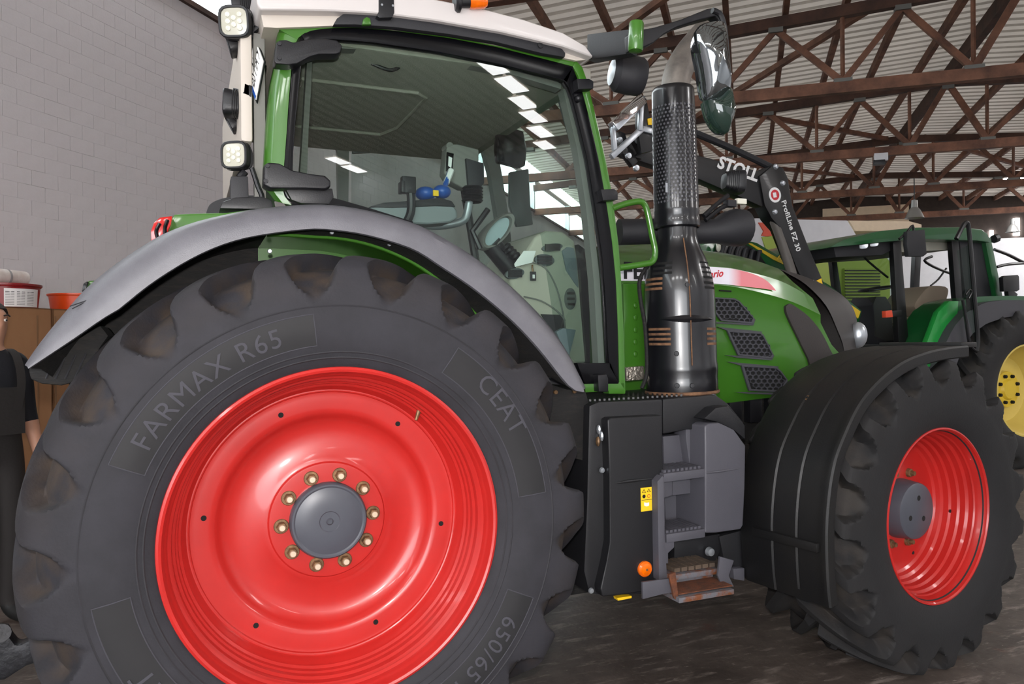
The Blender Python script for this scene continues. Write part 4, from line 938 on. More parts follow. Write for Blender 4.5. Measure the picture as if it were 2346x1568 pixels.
# --- tank and step unit
mat('tank_black', '161619', .5, bump=.08, bscale=260)
mat('step_grey', '4c4b52', .45, bump=.1, bscale=300, var=.08)
mat('steel_rust', '5f5e63', .5, col2='6b3d22', vscale=16, thr=(.5, .62), bump=.3, bscale=90)
mat('rust', '6a3a20', .85, col2='43271a', vscale=40, bump=.4, bscale=120)
mat('wood_dirty', '5a4a3c', .85, col2='3b322b', vscale=12, stretch=(1, 8, 1))
plate('side_tank', [(1350, 930), (1372, 921), (1519, 915), (1519, 1090), (1506, 1106), (1509, 1335), (1500, 1362), (1390, 1366), (1350, 1362), (1338, 1310), (1345, 1150)], .285, .5, 'tank_black', TR, bevel=.012)
plate('tank_top', [(1519, 915), (1640, 905), (1668, 925), (1704, 968), (1704, 1000), (1640, 990), (1616, 985), (1575, 985), (1519, 995)], .285, .5, 'tank_black', TR, bevel=.008)
plate('tank_rear_part', [(1505, 980), (1690, 975), (1690, 1230), (1545, 1250), (1510, 1330)], .44, .34, 'tank_black', TR, bevel=.01)
plate('tank_shoulder', [(1612, 960), (1640, 935), (1668, 930), (1708, 975), (1708, 1008), (1680, 985), (1645, 968)], .215, .2, 'tank_black', TR, bevel=.008)
tp = plate('tank_cover_panel', [(1392, 963), (1400, 958), (1517, 952), (1520, 1086), (1506, 1104), (1509, 1330), (1500, 1352), (1440, 1361), (1380, 1368), (1376, 1350), (1390, 1290), (1398, 1244), (1397, 1100)], .235, .06, 'tank_black', TR, bevel=.007, seg=3)
MB().tube([at(1408, 1108, Y=.236), at(1440, 1103, Y=.232), at(1497, 1097, Y=.236)], [.002, .007, .003], 8).build('panel_crease', 'tank_black', tp)
for i in range(20):
    MB().beam(at(1352 + 11 * i, 918 - .6 * i, Y=.31), at(1352 + 11 * i, 905 - .6 * i, Y=.62), .008, .008).build('tread_rib', 'tank_black', TR)
plate('tank_rear_bracket', [(1306, 905), (1350, 925), (1346, 1150), (1336, 1330), (1310, 1330), (1318, 1100)], .40, .3, 'black_dirty', TR, bevel=.01)
for a, b in ((1379, 1078), (1354, 1354)): MB().lathe([(.0001, -.008), (.009, -.007), (.012, 0)], at(a, b, Y=.27), n=12).build('tank_bolt', 'silver', TR)
for i, c in enumerate(((1372, 985), (1378, 1000), (1370, 1012))):
    MB().ell(at(*c, Y=.27), .008, .012, .02, 8, 6).build('cable_end', ('silver', 'silver', 'nut_rust')[i], TR)
su = plate('step_side_panel', [(1615, 977), (1625, 971), (1648, 969), (1682, 985), (1709, 1022), (1707, 1120), (1703, 1204), (1697, 1214), (1640, 1222), (1616, 1222)], .20, .22, 'step_grey', TR, bevel=.008, seg=3)
MB().tube([at(1618, 1084, Y=.199), at(1645, 1081, Y=.196), at(1695, 1074, Y=.199)], [.002, .005, .002], 8).build('panel_crease', 'step_grey', su)
plate('step_back_wall', [(1519, 1000), (1565, 998), (1568, 975), (1616, 975), (1618, 1222), (1527, 1236), (1521, 1100)], .40, .03, 'step_grey', TR, bevel=.004)
plate('step_upper_wall', [(1519, 1000), (1564, 996), (1574, 1070), (1522, 1076)], .345, .05, 'step_grey', TR, bevel=.008)
plate('step_upper_wing', [(1570, 968), (1616, 976), (1614, 1070), (1580, 1068), (1572, 1010)], .30, .08, 'step_grey', TR, bevel=.008)
plate('step_riser', [(1521, 1100), (1541, 1098), (1541, 1135), (1522, 1142)], .26, .12, 'step_grey', TR, bevel=.004)
plate('step_riser', [(1541, 1100), (1612, 1092), (1612, 1128), (1541, 1136)], .30, .1, 'step_grey', TR, bevel=.004)
for (y0, y1, xl) in ((1086, 1074, 1521), (1225, 1212, 1527)):
    a, b = at(xl, y0, Y=.205), at(1616, y1, Y=.205); d = V((0, .19, 0)); h = V((0, 0, -.035))
    sp = MB().add([a, b, b + d, a + d, a + h, b + h, b + d + h, a + d + h], [(0, 1, 2, 3), (4, 7, 6, 5), (0, 4, 5, 1), (1, 5, 6, 2), (2, 6, 7, 3), (3, 7, 4, 0)]).build('step_tread', 'step_grey', TR, bevel=.005)
    for j in range(9):
        c = a.lerp(b, (j + .7) / 9.6) + V((0, .03, .004)); MB().obox(c + V((0, .06, 0)), V((.006, 0, 0)), V((0, .075, 0)), V((0, 0, .006))).build('tread_tooth', 'step_grey', sp)
plate('step_column', [(1506, 1104), (1519, 1090), (1523, 1096), (1524, 1240), (1530, 1332), (1510, 1332)], .195, .12, 'step_grey', TR, bevel=.006)
plate('step_column_web', [(1523, 1238), (1545, 1238), (1545, 1255), (1531, 1268), (1531, 1292), (1524, 1292)], .215, .04, 'step_grey', TR, bevel=.003)
plate('bumper_block', [(1545, 1240), (1650, 1224), (1650, 1265), (1640, 1286), (1600, 1286), (1590, 1282), (1545, 1288)], .34, .12, 'tank_black', TR, bevel=.006)
MB().lathe([(.0001, -.02), (.016, -.018), (.02, 0)], at(1624, 1264, Y=.33), n=16).build('drain_plug', 'silver', TR)
plate('step_hanger', [(1648, 1230), (1700, 1216), (1706, 1204), (1714, 1206), (1712, 1320), (1700, 1326), (1690, 1300), (1660, 1290)], .33, .05, 'tank_black', TR, bevel=.004)
plate('hanger_end', [(1680, 1304), (1706, 1302), (1706, 1332), (1682, 1328)], .30, .05, 'step_grey', TR, bevel=.004)
def slab(name, A, Y0, Y1, t, m, parent=None, lip=0):
    a, b = at(*A[0], Y=Y0), at(*A[1], Y=Y0); z = (a.z + b.z) / 2; a.z = b.z = z
    c, d = V((b.x, Y1, z)), V((a.x, Y1, z)); h = V((0, 0, -t))
    return MB().add([a, b, c, d] + [p + h for p in (a, b, c, d)], [(0, 1, 2, 3), (4, 7, 6, 5), (0, 4, 5, 1), (1, 5, 6, 2), (2, 6, 7, 3), (3, 7, 4, 0)]).build(name, m, parent or TR, bevel=.003)
s1 = slab('lower_step', ((1546, 1319), (1645, 1303)), .20, .36, .022, 'steel_rust')
a1 = at(1546, 1316, Y=.21)
for i in range(6):
    c = a1 + V((.015 + .034 * i, .07, .012)); MB().obox(c, V((.013, .0, 0)), V((0, .065, 0)), V((0, 0, .008))).build('step_slat', 'wood_dirty', s1)
s2 = slab('bottom_step', ((1556, 1372), (1682, 1350)), .10, .26, .02, 'steel_rust')
a2, b2 = at(1556, 1366, Y=.11), at(1680, 1346, Y=.11); z2 = (a2.z + b2.z) / 2
MB().box(a2.x, b2.x, .115, .25, z2 + .002, z2 + .006).build('step_rust', 'rust', s2)
MB().box(a2.x, b2.x, .235, .255, z2, z2 + .045).build('step_back_lip', 'steel_rust', s2, bevel=.003)
plate('step_bracket', [(1472, 1335), (1543, 1325), (1547, 1358), (1520, 1362), (1473, 1374)], .135, .012, 'step_grey', s2, bevel=.003)
plate('step_bracket', [(1650, 1276), (1682, 1285), (1670, 1320), (1682, 1345), (1655, 1345), (1645, 1320)], .17, .012, 'step_grey', s2, bevel=.003)
plate('step_bracket', [(1533, 1318), (1548, 1312), (1556, 1380), (1545, 1372)], .12, .012, 'rust', s2, bevel=.002)
plate('yellow_tab', [(1414, 1371), (1447, 1366), (1447, 1371), (1416, 1377)], .28, .03, 'yellow_sticker', TR)
fc = at(1618, 918, Y=.36); fa = V((.25, -.2, .9))
cp = MB().lathe([(.03, -.06), (.033, -.01), (.036, .0), (.036, .03), (.031, .038), (.0001, .04)], fc, fa, n=24).build('fuel_cap', 'grey_cast', TR)
ic = at(1477, 1304, Y=.232); il = MB().lathe([(.031, .006), (.0305, -.006), (.024, -.013), (.008, -.016), (.0001, -.016)], ic, n=28).build('side_indicator', 'amber_lens', TR)
MB().lathe([(.005, -.0165), (.0001, -.0172)], ic, n=10).build('indicator_screw', 'nut_rust', il)
sk = plate('warning_sticker', [(1468, 1119), (1493, 1116), (1494, 1170), (1469, 1173)], .2325, .002, 'yellow_sticker', tp)
def tri(cx, cy, r):
    return [(cx - r, cy + r * .8), (cx + r, cy + r * .75), (cx, cy - r)]
for cx, cy in ((1475.5, 1126), (1486.5, 1124.5)):
    MB().ring(px(tri(cx, cy, 4.6), .2318), px(tri(cx, cy + .4, 3.0), .2318), (0, .0006, 0)).build('sticker_print', 'hole_dark', sk, smooth=0)
MB().lathe([(.0075, .0002), (.0001, .0)], at(1475.5, 1138, Y=.2318), n=18).build('sticker_print', 'hole_dark', sk)
MB().lathe([(.0075, .0002), (.0055, .0)], at(1486.5, 1137, Y=.2318), n=18).build('sticker_print', mat('red_print', 'c01f2a', .4), sk)
plate('sticker_print', [(1470, 1146.4), (1493, 1144), (1493, 1145), (1470, 1147.4)], .2319, .0005, 'hole_dark', sk)
for d_ in (-1, 1): plate('sticker_print', [(1481.5, 1153), (1481.5 + 5.5 * d_, 1151.5), (1481.5 + 5.5 * d_, 1159), (1481.5, 1161)], .2319, .0005, 'paper', sk)
MB().box(1.0, 1.35, .55, .85, .35, .5).build('guard_plate', 'black_dirty', TR, bevel=.02)

# --- inside the cab
dash = [(1168, 640), (1190, 600), (1228, 540), (1252, 528), (1290, 530), (1318, 552), (1325, 600), (1334, 700), (1345, 822), (1345, 832), (1310, 835), (1240, 740), (1180, 690)]
ds = plate('dashboard', dash, 1.02, .5, 'trim_light', TR, bevel=.02, seg=3)
plate('dash_grey_panel', [(1288, 575), (1300, 566), (1315, 568), (1322, 600), (1326, 660), (1318, 650), (1298, 620)], 1.012, .02, mat('trim_blue', '66727a', .7), ds, bevel=.004)
for (cx, cy, rx, ry, rot) in ((1266, 567, 24, 9, -.15), (1248, 596, 23, 14, .1), (1180, 627, 22, 12, -.2), (1308, 685, 13, 25, 0)):
    q = [(cx + rx * math.cos(t) * math.cos(rot) - ry * math.sin(t) * math.sin(rot), cy + rx * math.cos(t) * math.sin(rot) + ry * math.sin(t) * math.cos(rot)) for t in [2 * math.pi * i / 22 for i in range(22)]]
    v_ = plate('air_vent', q, 1.008, .02, mat('trim_vent', '565c5c', .6), ds, bevel=.003)
    for k in (-.5, 0, .5):
        MB().beam(at(cx - rx * .7, cy + ry * k, Y=1.004), at(cx + rx * .7, cy + ry * k, Y=1.004), .012, .012).build('vent_blade', 'black_plastic', v_) if rx > ry else MB().beam(at(cx - rx * .6, cy + ry * k, Y=1.004), at(cx + rx * .6, cy + ry * k, Y=1.004), .012, .012).build('vent_blade', 'black_plastic', v_)
MB().tube(smoothline([at(a, b, Y=1.01) for a, b in ((1215, 600), (1250, 615), (1275, 660), (1290, 720), (1296, 760))]), .004, 6).build('dash_seam', 'trim_grey', ds)
MB().tube(smoothline([at(a, b, Y=1.01) for a, b in ((1200, 680), (1240, 690), (1275, 712), (1295, 735))]), .004, 6).build('dash_seam', 'trim_grey', ds)
plate('dash_recess', [(1240, 720), (1292, 722), (1296, 760), (1290, 800), (1270, 770)], 1.01, .02, 'dark_grey', ds)
plate('pedal_plate', [(1275, 760), (1290, 752), (1320, 756), (1305, 815), (1290, 800)], .9, .03, 'trim_blue', TR, bevel=.004)
pp = plate('windscreen_wall', [(1325, 560), (1345, 575), (1350, 700), (1352, 840), (1345, 830), (1334, 700)], 1.0, .6, 'black_plastic', TR)
# steering column with oval instrument display
oc = at(1140, 530, Y=1.05)
def oval(s, dy): return [oc + V((0, dy, 0)) + V((math.cos(t) * .075 * s + math.sin(t) * .04 * s, 0, math.sin(t) * .085 * s + math.cos(t) * .025 * s)) for t in [2 * math.pi * i / 32 for i in range(32)]]
stw = MB().loft([oval(.85, .12), oval(1.05, .03), oval(1.05, 0), oval(.95, -.02), oval(.82, -.015), oval(.78, .02)], closed=True, cap=True).build('instrument_pod', 'trim_grey', TR)
MB().add(oval(.78, .012), [tuple(range(32))]).build('instrument_display', mat('screen_pale', '9fb0b4', .25), stw)
MB().tube(smoothline([at(a, b, Y=1.08) for a, b in ((1125, 560), (1150, 590), (1190, 640), (1230, 700))]), .05, 12).build('steering_column', 'black_plastic', TR)
MB().tube([at(1118, 480, Y=1.0) + V((.0, 0, 0)), at(1082, 530, Y=1.0), at(1100, 570, Y=1.0)], .014, 8).build('column_lever', 'black_plastic', TR)
for i in range(6): MB().lathe([(.02, -.01), (.026, 0), (.02, .01)], at(1160 + 7 * i, 566 + 7 * i, Y=1.02), (.7, 0, -.7), n=14).build('column_bellows', 'black_plastic', TR)
# terminal on its arm, armrest
tmn = plate('terminal_monitor', [(1024, 338), (1032, 330), (1050, 330), (1098, 342), (1096, 410), (1086, 432), (1060, 430), (1030, 414), (1018, 396)], .92, .08, 'trim_grey', TR, bevel=.01, seg=3)
plate('monitor_screen', [(1024, 348), (1040, 352), (1036, 398), (1022, 392)], .915, .01, 'black_gloss', tmn, bevel=.002)
plate('monitor_pane', [(1028, 358), (1036, 362), (1034, 385), (1027, 380)], .912, .004, 'paper', tmn)
MB().lathe([(.0001, -.01), (.018, -.008), (.018, .06)], at(1030, 336, Y=.93), (0, 1, 0), n=16).build('monitor_knob', 'trim_grey', tmn)
plate('monitor_bracket', [(1068, 362), (1108, 374), (1110, 420), (1095, 436), (1074, 432)], .90, .03, 'dark_grey', tmn, bevel=.004)
for i in range(5): MB().lathe([(.042, -.008), (.05, 0), (.042, .008)], at(1082, 432 + 7 * i, Y=.93), (0, 0, 1), n=20).build('arm_bellows', 'black_plastic', tmn)
MB().tube(smoothline([at(a, b, Y=.93) for a, b in ((1075, 462), (1070, 490), (1060, 506), (1030, 515), (990, 518), (950, 515))]), .018, 12).build('monitor_arm', 'silver', TR, smooth=60)
ar = plate('armrest', [(840, 478), (880, 466), (960, 462), (1010, 458), (1035, 466), (1048, 482), (1050, 500), (1030, 510), (980, 514), (930, 512), (860, 510)], .80, .22, mat('armrest_grey', '7d8386', .5), TR, bevel=.015, seg=3)
plate('armrest_pad', [(845, 474), (880, 464), (960, 458), (1010, 452), (1036, 460), (1046, 474), (1000, 472), (900, 476)], .79, .24, 'dark_grey', ar, bevel=.01)
MB().tube(smoothline([at(a, b, Y=.78) for a, b in ((925, 520), (940, 490), (942, 455), (938, 430))]), .018, 10).build('phone_mount_arm', 'black_plastic', TR)
MB().obox(at(935, 425, Y=.78), V((.03, 0, 0)), V((0, .02, 0)), V((0, 0, .035))).build('phone_mount', 'black_plastic', TR, bevel=.006)
MB().obox(at(920, 430, Y=.78), V((.008, 0, 0)), V((0, .03, 0)), V((0, 0, .024))).build('phone_clamp', 'black_plastic', TR, bevel=.004)
plate('interior_mirror', [(1140, 300), (1168, 290), (1200, 300), (1208, 340), (1205, 380), (1190, 385), (1165, 378), (1140, 372), (1136, 340)], 1.35, .04, 'black_gloss', TR, bevel=.012)
plate('side_device', [(1168, 394), (1212, 386), (1216, 470), (1222, 515), (1185, 520), (1168, 470)], 1.5, .03, mat('smoke_panel', '28322f', .3), TR, bevel=.008)
MB().tube(smoothline([at(a, b, Y=1.3) for a, b in ((1250, 130), (1272, 200), (1290, 270), (1312, 335), (1330, 330))]), .004, 6).build('wiper_arm', 'black_plastic', TR)
# seat behind the armrest
MB().box(.02, .16, .95, 1.45, 1.42, 1.72).build('driver_seat', 'dark_grey', TR, bevel=.05, seg=3)
MB().box(.08, .55, .95, 1.45, 1.3, 1.42).build('seat_cushion', 'dark_grey', TR, bevel=.04, seg=3)
# loose things lying in the cab
def cabthing(mbs, name, label, cat):
    o = mbs[0][0].build(name, mbs[0][1], None, bevel=.004); tag(o, label, cat)
    for mb, m, nm in mbs[1:]: mb.build(nm, m, o)
    return o
b1 = at(975, 444, Y=.86)
cabthing([(MB().ell(b1, .045, .05, .03, 16, 10), 'blue_plastic'), (MB().obox(b1 + V((.03, -.05, -.005)), V((.012, 0, 0)), V((0, .004, 0)), V((0, 0, .012))), 'yellow_sticker', 'label_patch')], 'work_glove', 'rounded blue bundle lying on the armrest beside the phone mount', 'glove')
b2 = at(1012, 440, Y=.86)
cabthing([(MB().ell(b2, .04, .045, .03, 16, 10).tube([b2 + V((.01, 0, .01)), at(1030, 395, Y=.9)], .012, 8), 'blue_plastic'), (MB().tube([at(1022, 420, Y=.88), at(1034, 390, Y=.9)], .014, 8), 'paper', 'white_strap')], 'spray_bottle', 'blue item with white strap on the armrest below the monitor', 'bottle')
cabthing([(MB().prism(px([(1178, 605), (1200, 575), (1228, 575), (1220, 602), (1180, 612)], .97), (0, .003, 0)), 'paper')], 'paper_sheet', 'white paper sheet tucked on the dashboard', 'paper')
kc = at(1221, 633, Y=.985)
cabthing([(MB().obox(kc, V((.016, 0, 0)), V((0, .003, 0)), V((0, 0, .022))), 'black_plastic'), (MB().obox(kc + V((.002, -.004, -.002)), V((.006, 0, 0)), V((0, .001, 0)), V((0, 0, .009))), 'paper', 'tag_paper'), (MB().tube([kc + V((0, 0, .022)), kc + V((-.003, 0, .04)), kc + V((0, .006, .052))], .005, 8), 'nut_rust', 'key_ring')], 'key_tag', 'black key tag hanging from the dashboard lock', 'key tag')
# ------------------------------------------------------------------ second tractor (dark green, yellow wheels) with raised front loader
mat('jd_green', '155127', .3, coat=.5, var=.1)
mat('jd_green_bright', '1f8a3a', .3, coat=.4)
mat('jd_yellow', 'd8b733', .45, var=.12, vscale=4)
mat('jd_yellow_pale', 'cdb45a', .5, var=.1, vscale=3)
mat('loader_black', '0b0b0e', .4, coat=.1)
mat('seat_beige', '8d7d6c', .85, bump=.1, bscale=90)
mat('white_print', 'e6e6e6', .5)
mat('logo_red', 'c4202c', .4)
mat('lime_paint', '93a63a', .5)
mat('orange_red', 'd2492c', .5)
JG = glass_mat('jd_glass', 'c2d6cc', .7)
J = thing('tractor', (7.0, 4.3, 0)); tag(J, 'dark green tractor with yellow wheels, open bonnet and raised black loader behind the hood', 'tractor')
def jp(name, pts, Y, depth, m, bevel=.004, parent=None, sm=0): return plate(name, pts, Y, depth, m, parent or J, bevel=bevel, sm=sm)
def jt(name, pts, Y, r, m='loader_black', parent=None, n=8):
    return MB().tube(smoothline([at(a, b, Y=Y) for a, b in pts], 3), r, n).build(name, m, parent or J)
jw = at(2355, 905, Y=3.14)
def jplace(o, c, s=1):
    o.matrix_parent_inverse = J.matrix_basis.inverted(); o.matrix_basis = Matrix.Translation(c) @ Matrix.Scale(s, 4); return o
jty = tyre_mesh('rear_tyre', .488, .90, .58, 20, 'tyre_plain', per=10, rows=17, floor_z=-.85)
jplace(obj('rear_tyre', jty, 'tyre_plain', J), V((jw.x, 3.14, .85)))
jr = MB().lathe([(.49, .04), (.508, .01), (.508, -.005), (.49, -.005), (.475, .02), (.46, .08), (.45, .1), (.40, .2), (.36, .27), (.3, .29), (.21, .28), (.2, .24), (.12, .235), (.1, .2), (.0001, .2)], (jw.x, 3.14, .85), n=64).build('rear_rim', 'jd_yellow_pale', J)
MB().lathe([(.2, .235), (.195, .225), (.12, .22), (.1, .19), (.0001, .19)], (jw.x, 3.14, .85), n=40).build('hub', 'jd_yellow', jr)
for i in range(8):
    a = R(22 + 45 * i); MB().lathe([(.0001, .19), (.018, .192), (.02, .22)], V((jw.x + .155 * math.cos(a), 3.14, .85 + .155 * math.sin(a))), n=8).build('wheel_nut', 'hole_dark', jr)
jft = tyre_mesh('front_tyre', .36, .68, .5, 18, 'tyre_plain', per=8, rows=17)
for y_, s_ in ((3.3, 1), (5.3, -1)):
    o = jplace(obj('front_tyre', jft, 'tyre_plain', J), V((jw.x - 2.65, y_, .68))); o.scale = (1, s_, 1)
    MB().lathe([(.36, .05 * s_), (.375, 0), (.36, -.005 * s_), (.34, .06 * s_), (.3, .14 * s_), (.24, .18 * s_), (.14, .17 * s_), (.13, .08 * s_), (.0001, .07 * s_)], (jw.x - 2.65, y_, .68), n=48).build('front_rim', 'jd_yellow_pale', J)
o = jplace(obj('rear_tyre', jty, 'tyre_plain', J), V((jw.x, 5.46, .85))); o.scale = (1, -1, 1)
# body blocks
MB().box(jw.x - 3.0, jw.x + .4, 3.95, 4.65, .55, 1.35).build('chassis', 'black_dirty', J, bevel=.03)
jp('cab_lower', [(2060, 800), (2140, 800), (2160, 740), (2190, 700), (2290, 700), (2290, 860), (2060, 900)], 3.75, 1.1, 'loader_black')
# fender: green skin and grey edge
fo = [(2148, 850), (2160, 800), (2185, 750), (2215, 715), (2255, 694), (2300, 688), (2346, 688), (2400, 700)]
fi = [(2190, 840), (2205, 800), (2228, 765), (2260, 742), (2300, 728), (2346, 722), (2400, 728)]
gi = [(2125, 790), (2145, 745), (2165, 712), (2195, 690), (2240, 680), (2300, 678), (2400, 680)]
strip('fender_edge', fo, fi, 3.18, .25, 'grey_plastic', J, 24).data.materials[0] = mat('jd_grey', '3f3e43', .55)
strip('fender_skin', gi, fo, 3.3, .4, 'jd_green', J, 24)
jp('step_panel', [(2112, 840), (2122, 790), (2150, 715), (2175, 690), (2196, 690), (2190, 760), (2160, 830), (2150, 842)], 3.28, .06, 'jd_green_bright')
# cab
jp('cab_roof', [(1898, 568), (1935, 548), (2010, 530), (2100, 521), (2200, 520), (2250, 525), (2264, 536), (2270, 556), (2240, 552), (2100, 548), (2060, 552)], 3.5, 1.5, 'jd_green', .02)
jp('roof_lining', [(1910, 566), (1960, 548), (2060, 545), (2060, 566), (2020, 585), (1915, 590)], 3.62, 1.3, 'dark_grey', .01)
for a, b in ((1978, 560), (2002, 555)):
    w_ = work_light('work_light', at(a, b, Y=3.6), (-.75, -.6, -.1), .055, J, lens='silver')
jp('front_pillar', [(2046, 556), (2064, 552), (2083, 800), (2060, 800)], 3.58, .06, 'loader_black', .003)
jp('far_front_pillar', [(1903, 578), (1914, 575), (1935, 720), (1920, 730)], 4.95, .06, 'loader_black', .003)
jp('rear_pillar', [(2180, 545), (2196, 545), (2206, 700), (2192, 712)], 3.58, .06, 'loader_black', .003)
jp('rear_corner', [(2198, 548), (2262, 552), (2288, 690), (2214, 696)], 3.6, .05, 'dark_grey', .003)
jp('rear_post', [(2255, 540), (2270, 545), (2298, 684), (2284, 690)], 3.55, .1, 'jd_green', .004)
jp('far_rear_post', [(2098, 560), (2112, 560), (2105, 690), (2092, 690)], 4.95, .06, 'loader_black', .003)
MB().add([at(2050, 556, Y=3.6), at(1908, 578, Y=4.95), at(1930, 735, Y=4.95), at(2068, 800, Y=3.6)], [(0, 1, 2, 3)]).build('windscreen', JG, J, smooth=0)
jp('cab_far_sill', [(1990, 690), (2140, 690), (2140, 760), (1990, 760)], 4.95, .05, 'dark_grey')
jp('roof_inner', [(2062, 552), (2190, 548), (2190, 572), (2066, 578)], 3.7, 1.2, 'headliner')
# seat and steering
sb = jp('seat_back', [(2108, 725), (2096, 705), (2100, 690), (2122, 662), (2140, 655), (2172, 660), (2168, 690), (2155, 720)], 4.1, .45, 'seat_beige', .04, None, 4)
jp('seat_cushion', [(2080, 740), (2090, 728), (2150, 722), (2165, 730), (2150, 742), (2090, 746)], 4.05, .5, 'seat_beige', .02, sb)
sw = [at(2008, 662, Y=4.3) + V((.19 * math.cos(t), .19 * math.sin(t), .03 * math.cos(t))) for t in [2 * math.pi * i / 24 for i in range(24)]]
MB().tube(sw, .014, 8, closed=True).build('steering_wheel', 'loader_black', J)
jp('dashboard', [(2000, 700), (2008, 680), (2030, 680), (2042, 700), (2048, 790), (2010, 790)], 4.15, .35, 'dark_grey', .01)
jt('wiper', ((1963, 570), (1990, 600), (2034, 636)), 4.0, .012)
jp('side_lamp', [(2029, 713), (2044, 711), (2046, 727), (2030, 728)], 3.5, .05, 'orange_red', .004)
jp('side_lamp_arm', [(2044, 713), (2066, 710), (2066, 726), (2046, 726)], 3.52, .04, 'loader_black', .004)
# mirror with arm, opened door, fender lamp, rear window
jt('mirror_arm', ((2060, 548), (2078, 532), (2091, 517), (2094, 540), (2098, 555)), 3.2, .012)
jp('mirror', [(2079, 530), (2119, 526), (2124, 582), (2116, 588), (2082, 588), (2078, 560)], 3.15, .05, 'dark_grey', .01)
jt('door_frame', ((2191, 548), (2204, 522), (2212, 511), (2219, 520), (2226, 600), (2234, 700), (2240, 770), (2238, 805)), 3.05, .022)
jt('door_frame', ((2206, 688), (2214, 740), (2222, 790), (2238, 806)), 3.05, .016)
jt('door_handle', ((2212, 676), (2221, 664), (2226, 670), (2219, 684)), 3.04, .01)
MB().add([at(2192, 575, Y=3.06), at(2222, 560, Y=3.06), at(2234, 700, Y=3.06), at(2238, 805, Y=3.06), at(2210, 700, Y=3.06)], [(0, 1, 2, 3, 4)]).build('door_glass', JG, J, smooth=0)
jp('door_lock', [(2220, 682), (2238, 682), (2240, 708), (2222, 712)], 3.08, .04, 'loader_black', .004)
jp('fender_lamp', [(2298, 636), (2304, 632), (2332, 630), (2335, 634), (2336, 664), (2330, 668), (2300, 668)], 3.4, .05, 'loader_black', .005)
jp('fender_lamp_foot', [(2310, 668), (2324, 668), (2332, 674), (2328, 684), (2312, 684)], 3.4, .05, 'loader_black', .003)
jt('rear_window_frame', ((2278, 572), (2310, 584), (2346, 602), (2390, 618)), 4.0, .02); jt('rear_window_frame', ((2284, 612), (2310, 606), (2350, 603)), 4.0, .018)
jt('rear_window_frame', ((2135, 588), (2118, 597), (2140, 612), (2180, 628)), 4.8, .018); jt('gas_strut', ((2168, 615), (2150, 640), (2132, 655)), 4.8, .012)
jt('roof_beacon', ((2276, 548), (2284, 546)), 3.8, .05)
# bonnet standing open
hb = jp('bonnet', [(1600, 560), (1640, 552), (1700, 548), (1735, 556), (1830, 612), (1900, 652), (1976, 712), (1970, 735), (1950, 775), (1900, 745), (1760, 650), (1600, 640)], 3.95, .75, 'jd_green', .02)
jp('bonnet_stripe', [(1713, 557), (1722, 558), (1776, 588), (1822, 612), (1820, 617), (1772, 595)], 3.94, .012, 'jd_yellow', 0, hb)
jp('bonnet_stripe', [(1930, 688), (1940, 692), (1972, 714), (1966, 730), (1940, 708)], 3.94, .012, 'jd_yellow', 0, hb)
def at_text(body, cx, cy, Y, h, rot, m, parent, shear=0, bold=0, spacing=1.0):
    tm = text_mesh(body, h, .004, spacing, bold, shear); c = at(cx, cy, Y=Y)
    for i, p in enumerate(tm.v): tm.v[i] = c + V((p.x * math.cos(rot) - p.y * math.sin(rot), -p.z, p.x * math.sin(rot) + p.y * math.cos(rot)))
    return tm.build('lettering', m, parent)
at_text('6920', 1801, 602, 3.935, .13, R(-24), 'jd_yellow', hb, 0, 0)
gb = jp('bonnet_grille', [(1638, 590), (1650, 556), (1690, 550), (1735, 575), (1760, 612), (1740, 620), (1636, 605)], 3.9, .06, 'loader_black', .004, hb)
for i in range(6): jt('grille_rib', ((1650 + 17 * i, 600), (1655 + 17 * i, 575), (1662 + 16 * i, 556 + 5 * i)), 3.885, .02, 'dark_grey', gb)
MB().ell(at(1646, 566, Y=3.86), .03, .02, .05).build('bonnet_lamp', 'lamp_glass', gb)
# --- loader
LY = 3.62
for (yy, nm) in ((LY, 0), (4.75, 1)):
    bm_ = jp('loader_boom', [(1420, 312), (1480, 330), (1600, 356), (1735, 392), (1768, 380), (1792, 384), (1803, 404), (1800, 440), (1745, 474), (1680, 444), (1600, 410), (1480, 374), (1425, 352)], yy, .12, 'loader_black', .01)
    jp('loader_knee', [(1740, 404), (1772, 378), (1794, 384), (1805, 408), (1815, 470), (1850, 560), (1886, 645), (1886, 664), (1850, 655), (1830, 625), (1790, 525), (1768, 500), (1752, 470)], yy - .02, .16, 'loader_black', .008)
    jt('tilt_cylinder', ((1590, 304), (1680, 342), (1776, 388)), yy + .05, .034, 'dark_grey', None, 10)
    jt('lift_cylinder', ((1768, 490), (1790, 550), (1818, 640)), yy + .03, .05, mat('cyl_grey', '5b5652', .45), None, 12)
    if nm == 0:
        for a, b in ((1777, 382), (1793, 420), (1775, 486)): MB().lathe([(.0001, -.02), (.02, -.018), (.03, 0)], at(a, b, Y=yy - .02), n=10).build('pivot_pin', 'silver', bm_)
        lg = MB().lathe([(.075, .0), (.075, -.004), (.0001, -.004)], at(1775, 447, Y=yy - .02), n=32).build('logo_plate', 'white_print', J)
        MB().lathe([(.052, -.004), (.052, -.006), (.0001, -.006)], at(1775, 447, Y=yy - .02), n=28).build('logo_disc', 'logo_red', lg)
        MB().obox(at(1775, 447, Y=yy - .028), V((.02, 0, .004)), V((0, .001, 0)), V((-.005, 0, .024))).build('logo_mark', 'white_print', lg)
        at_text('STOLL', 1690, 388, yy - .003, .17, R(-12), 'white_print', bm_, .2, .006)
        at_text('ProfiLine FZ 30', 1812, 518, yy - .024, .085, R(-69), 'white_print', bm_, 0, .001)
        jp('warning_tab', [(1868, 645), (1882, 638), (1886, 660), (1874, 652)], yy - .03, .01, 'yellow_sticker', 0)
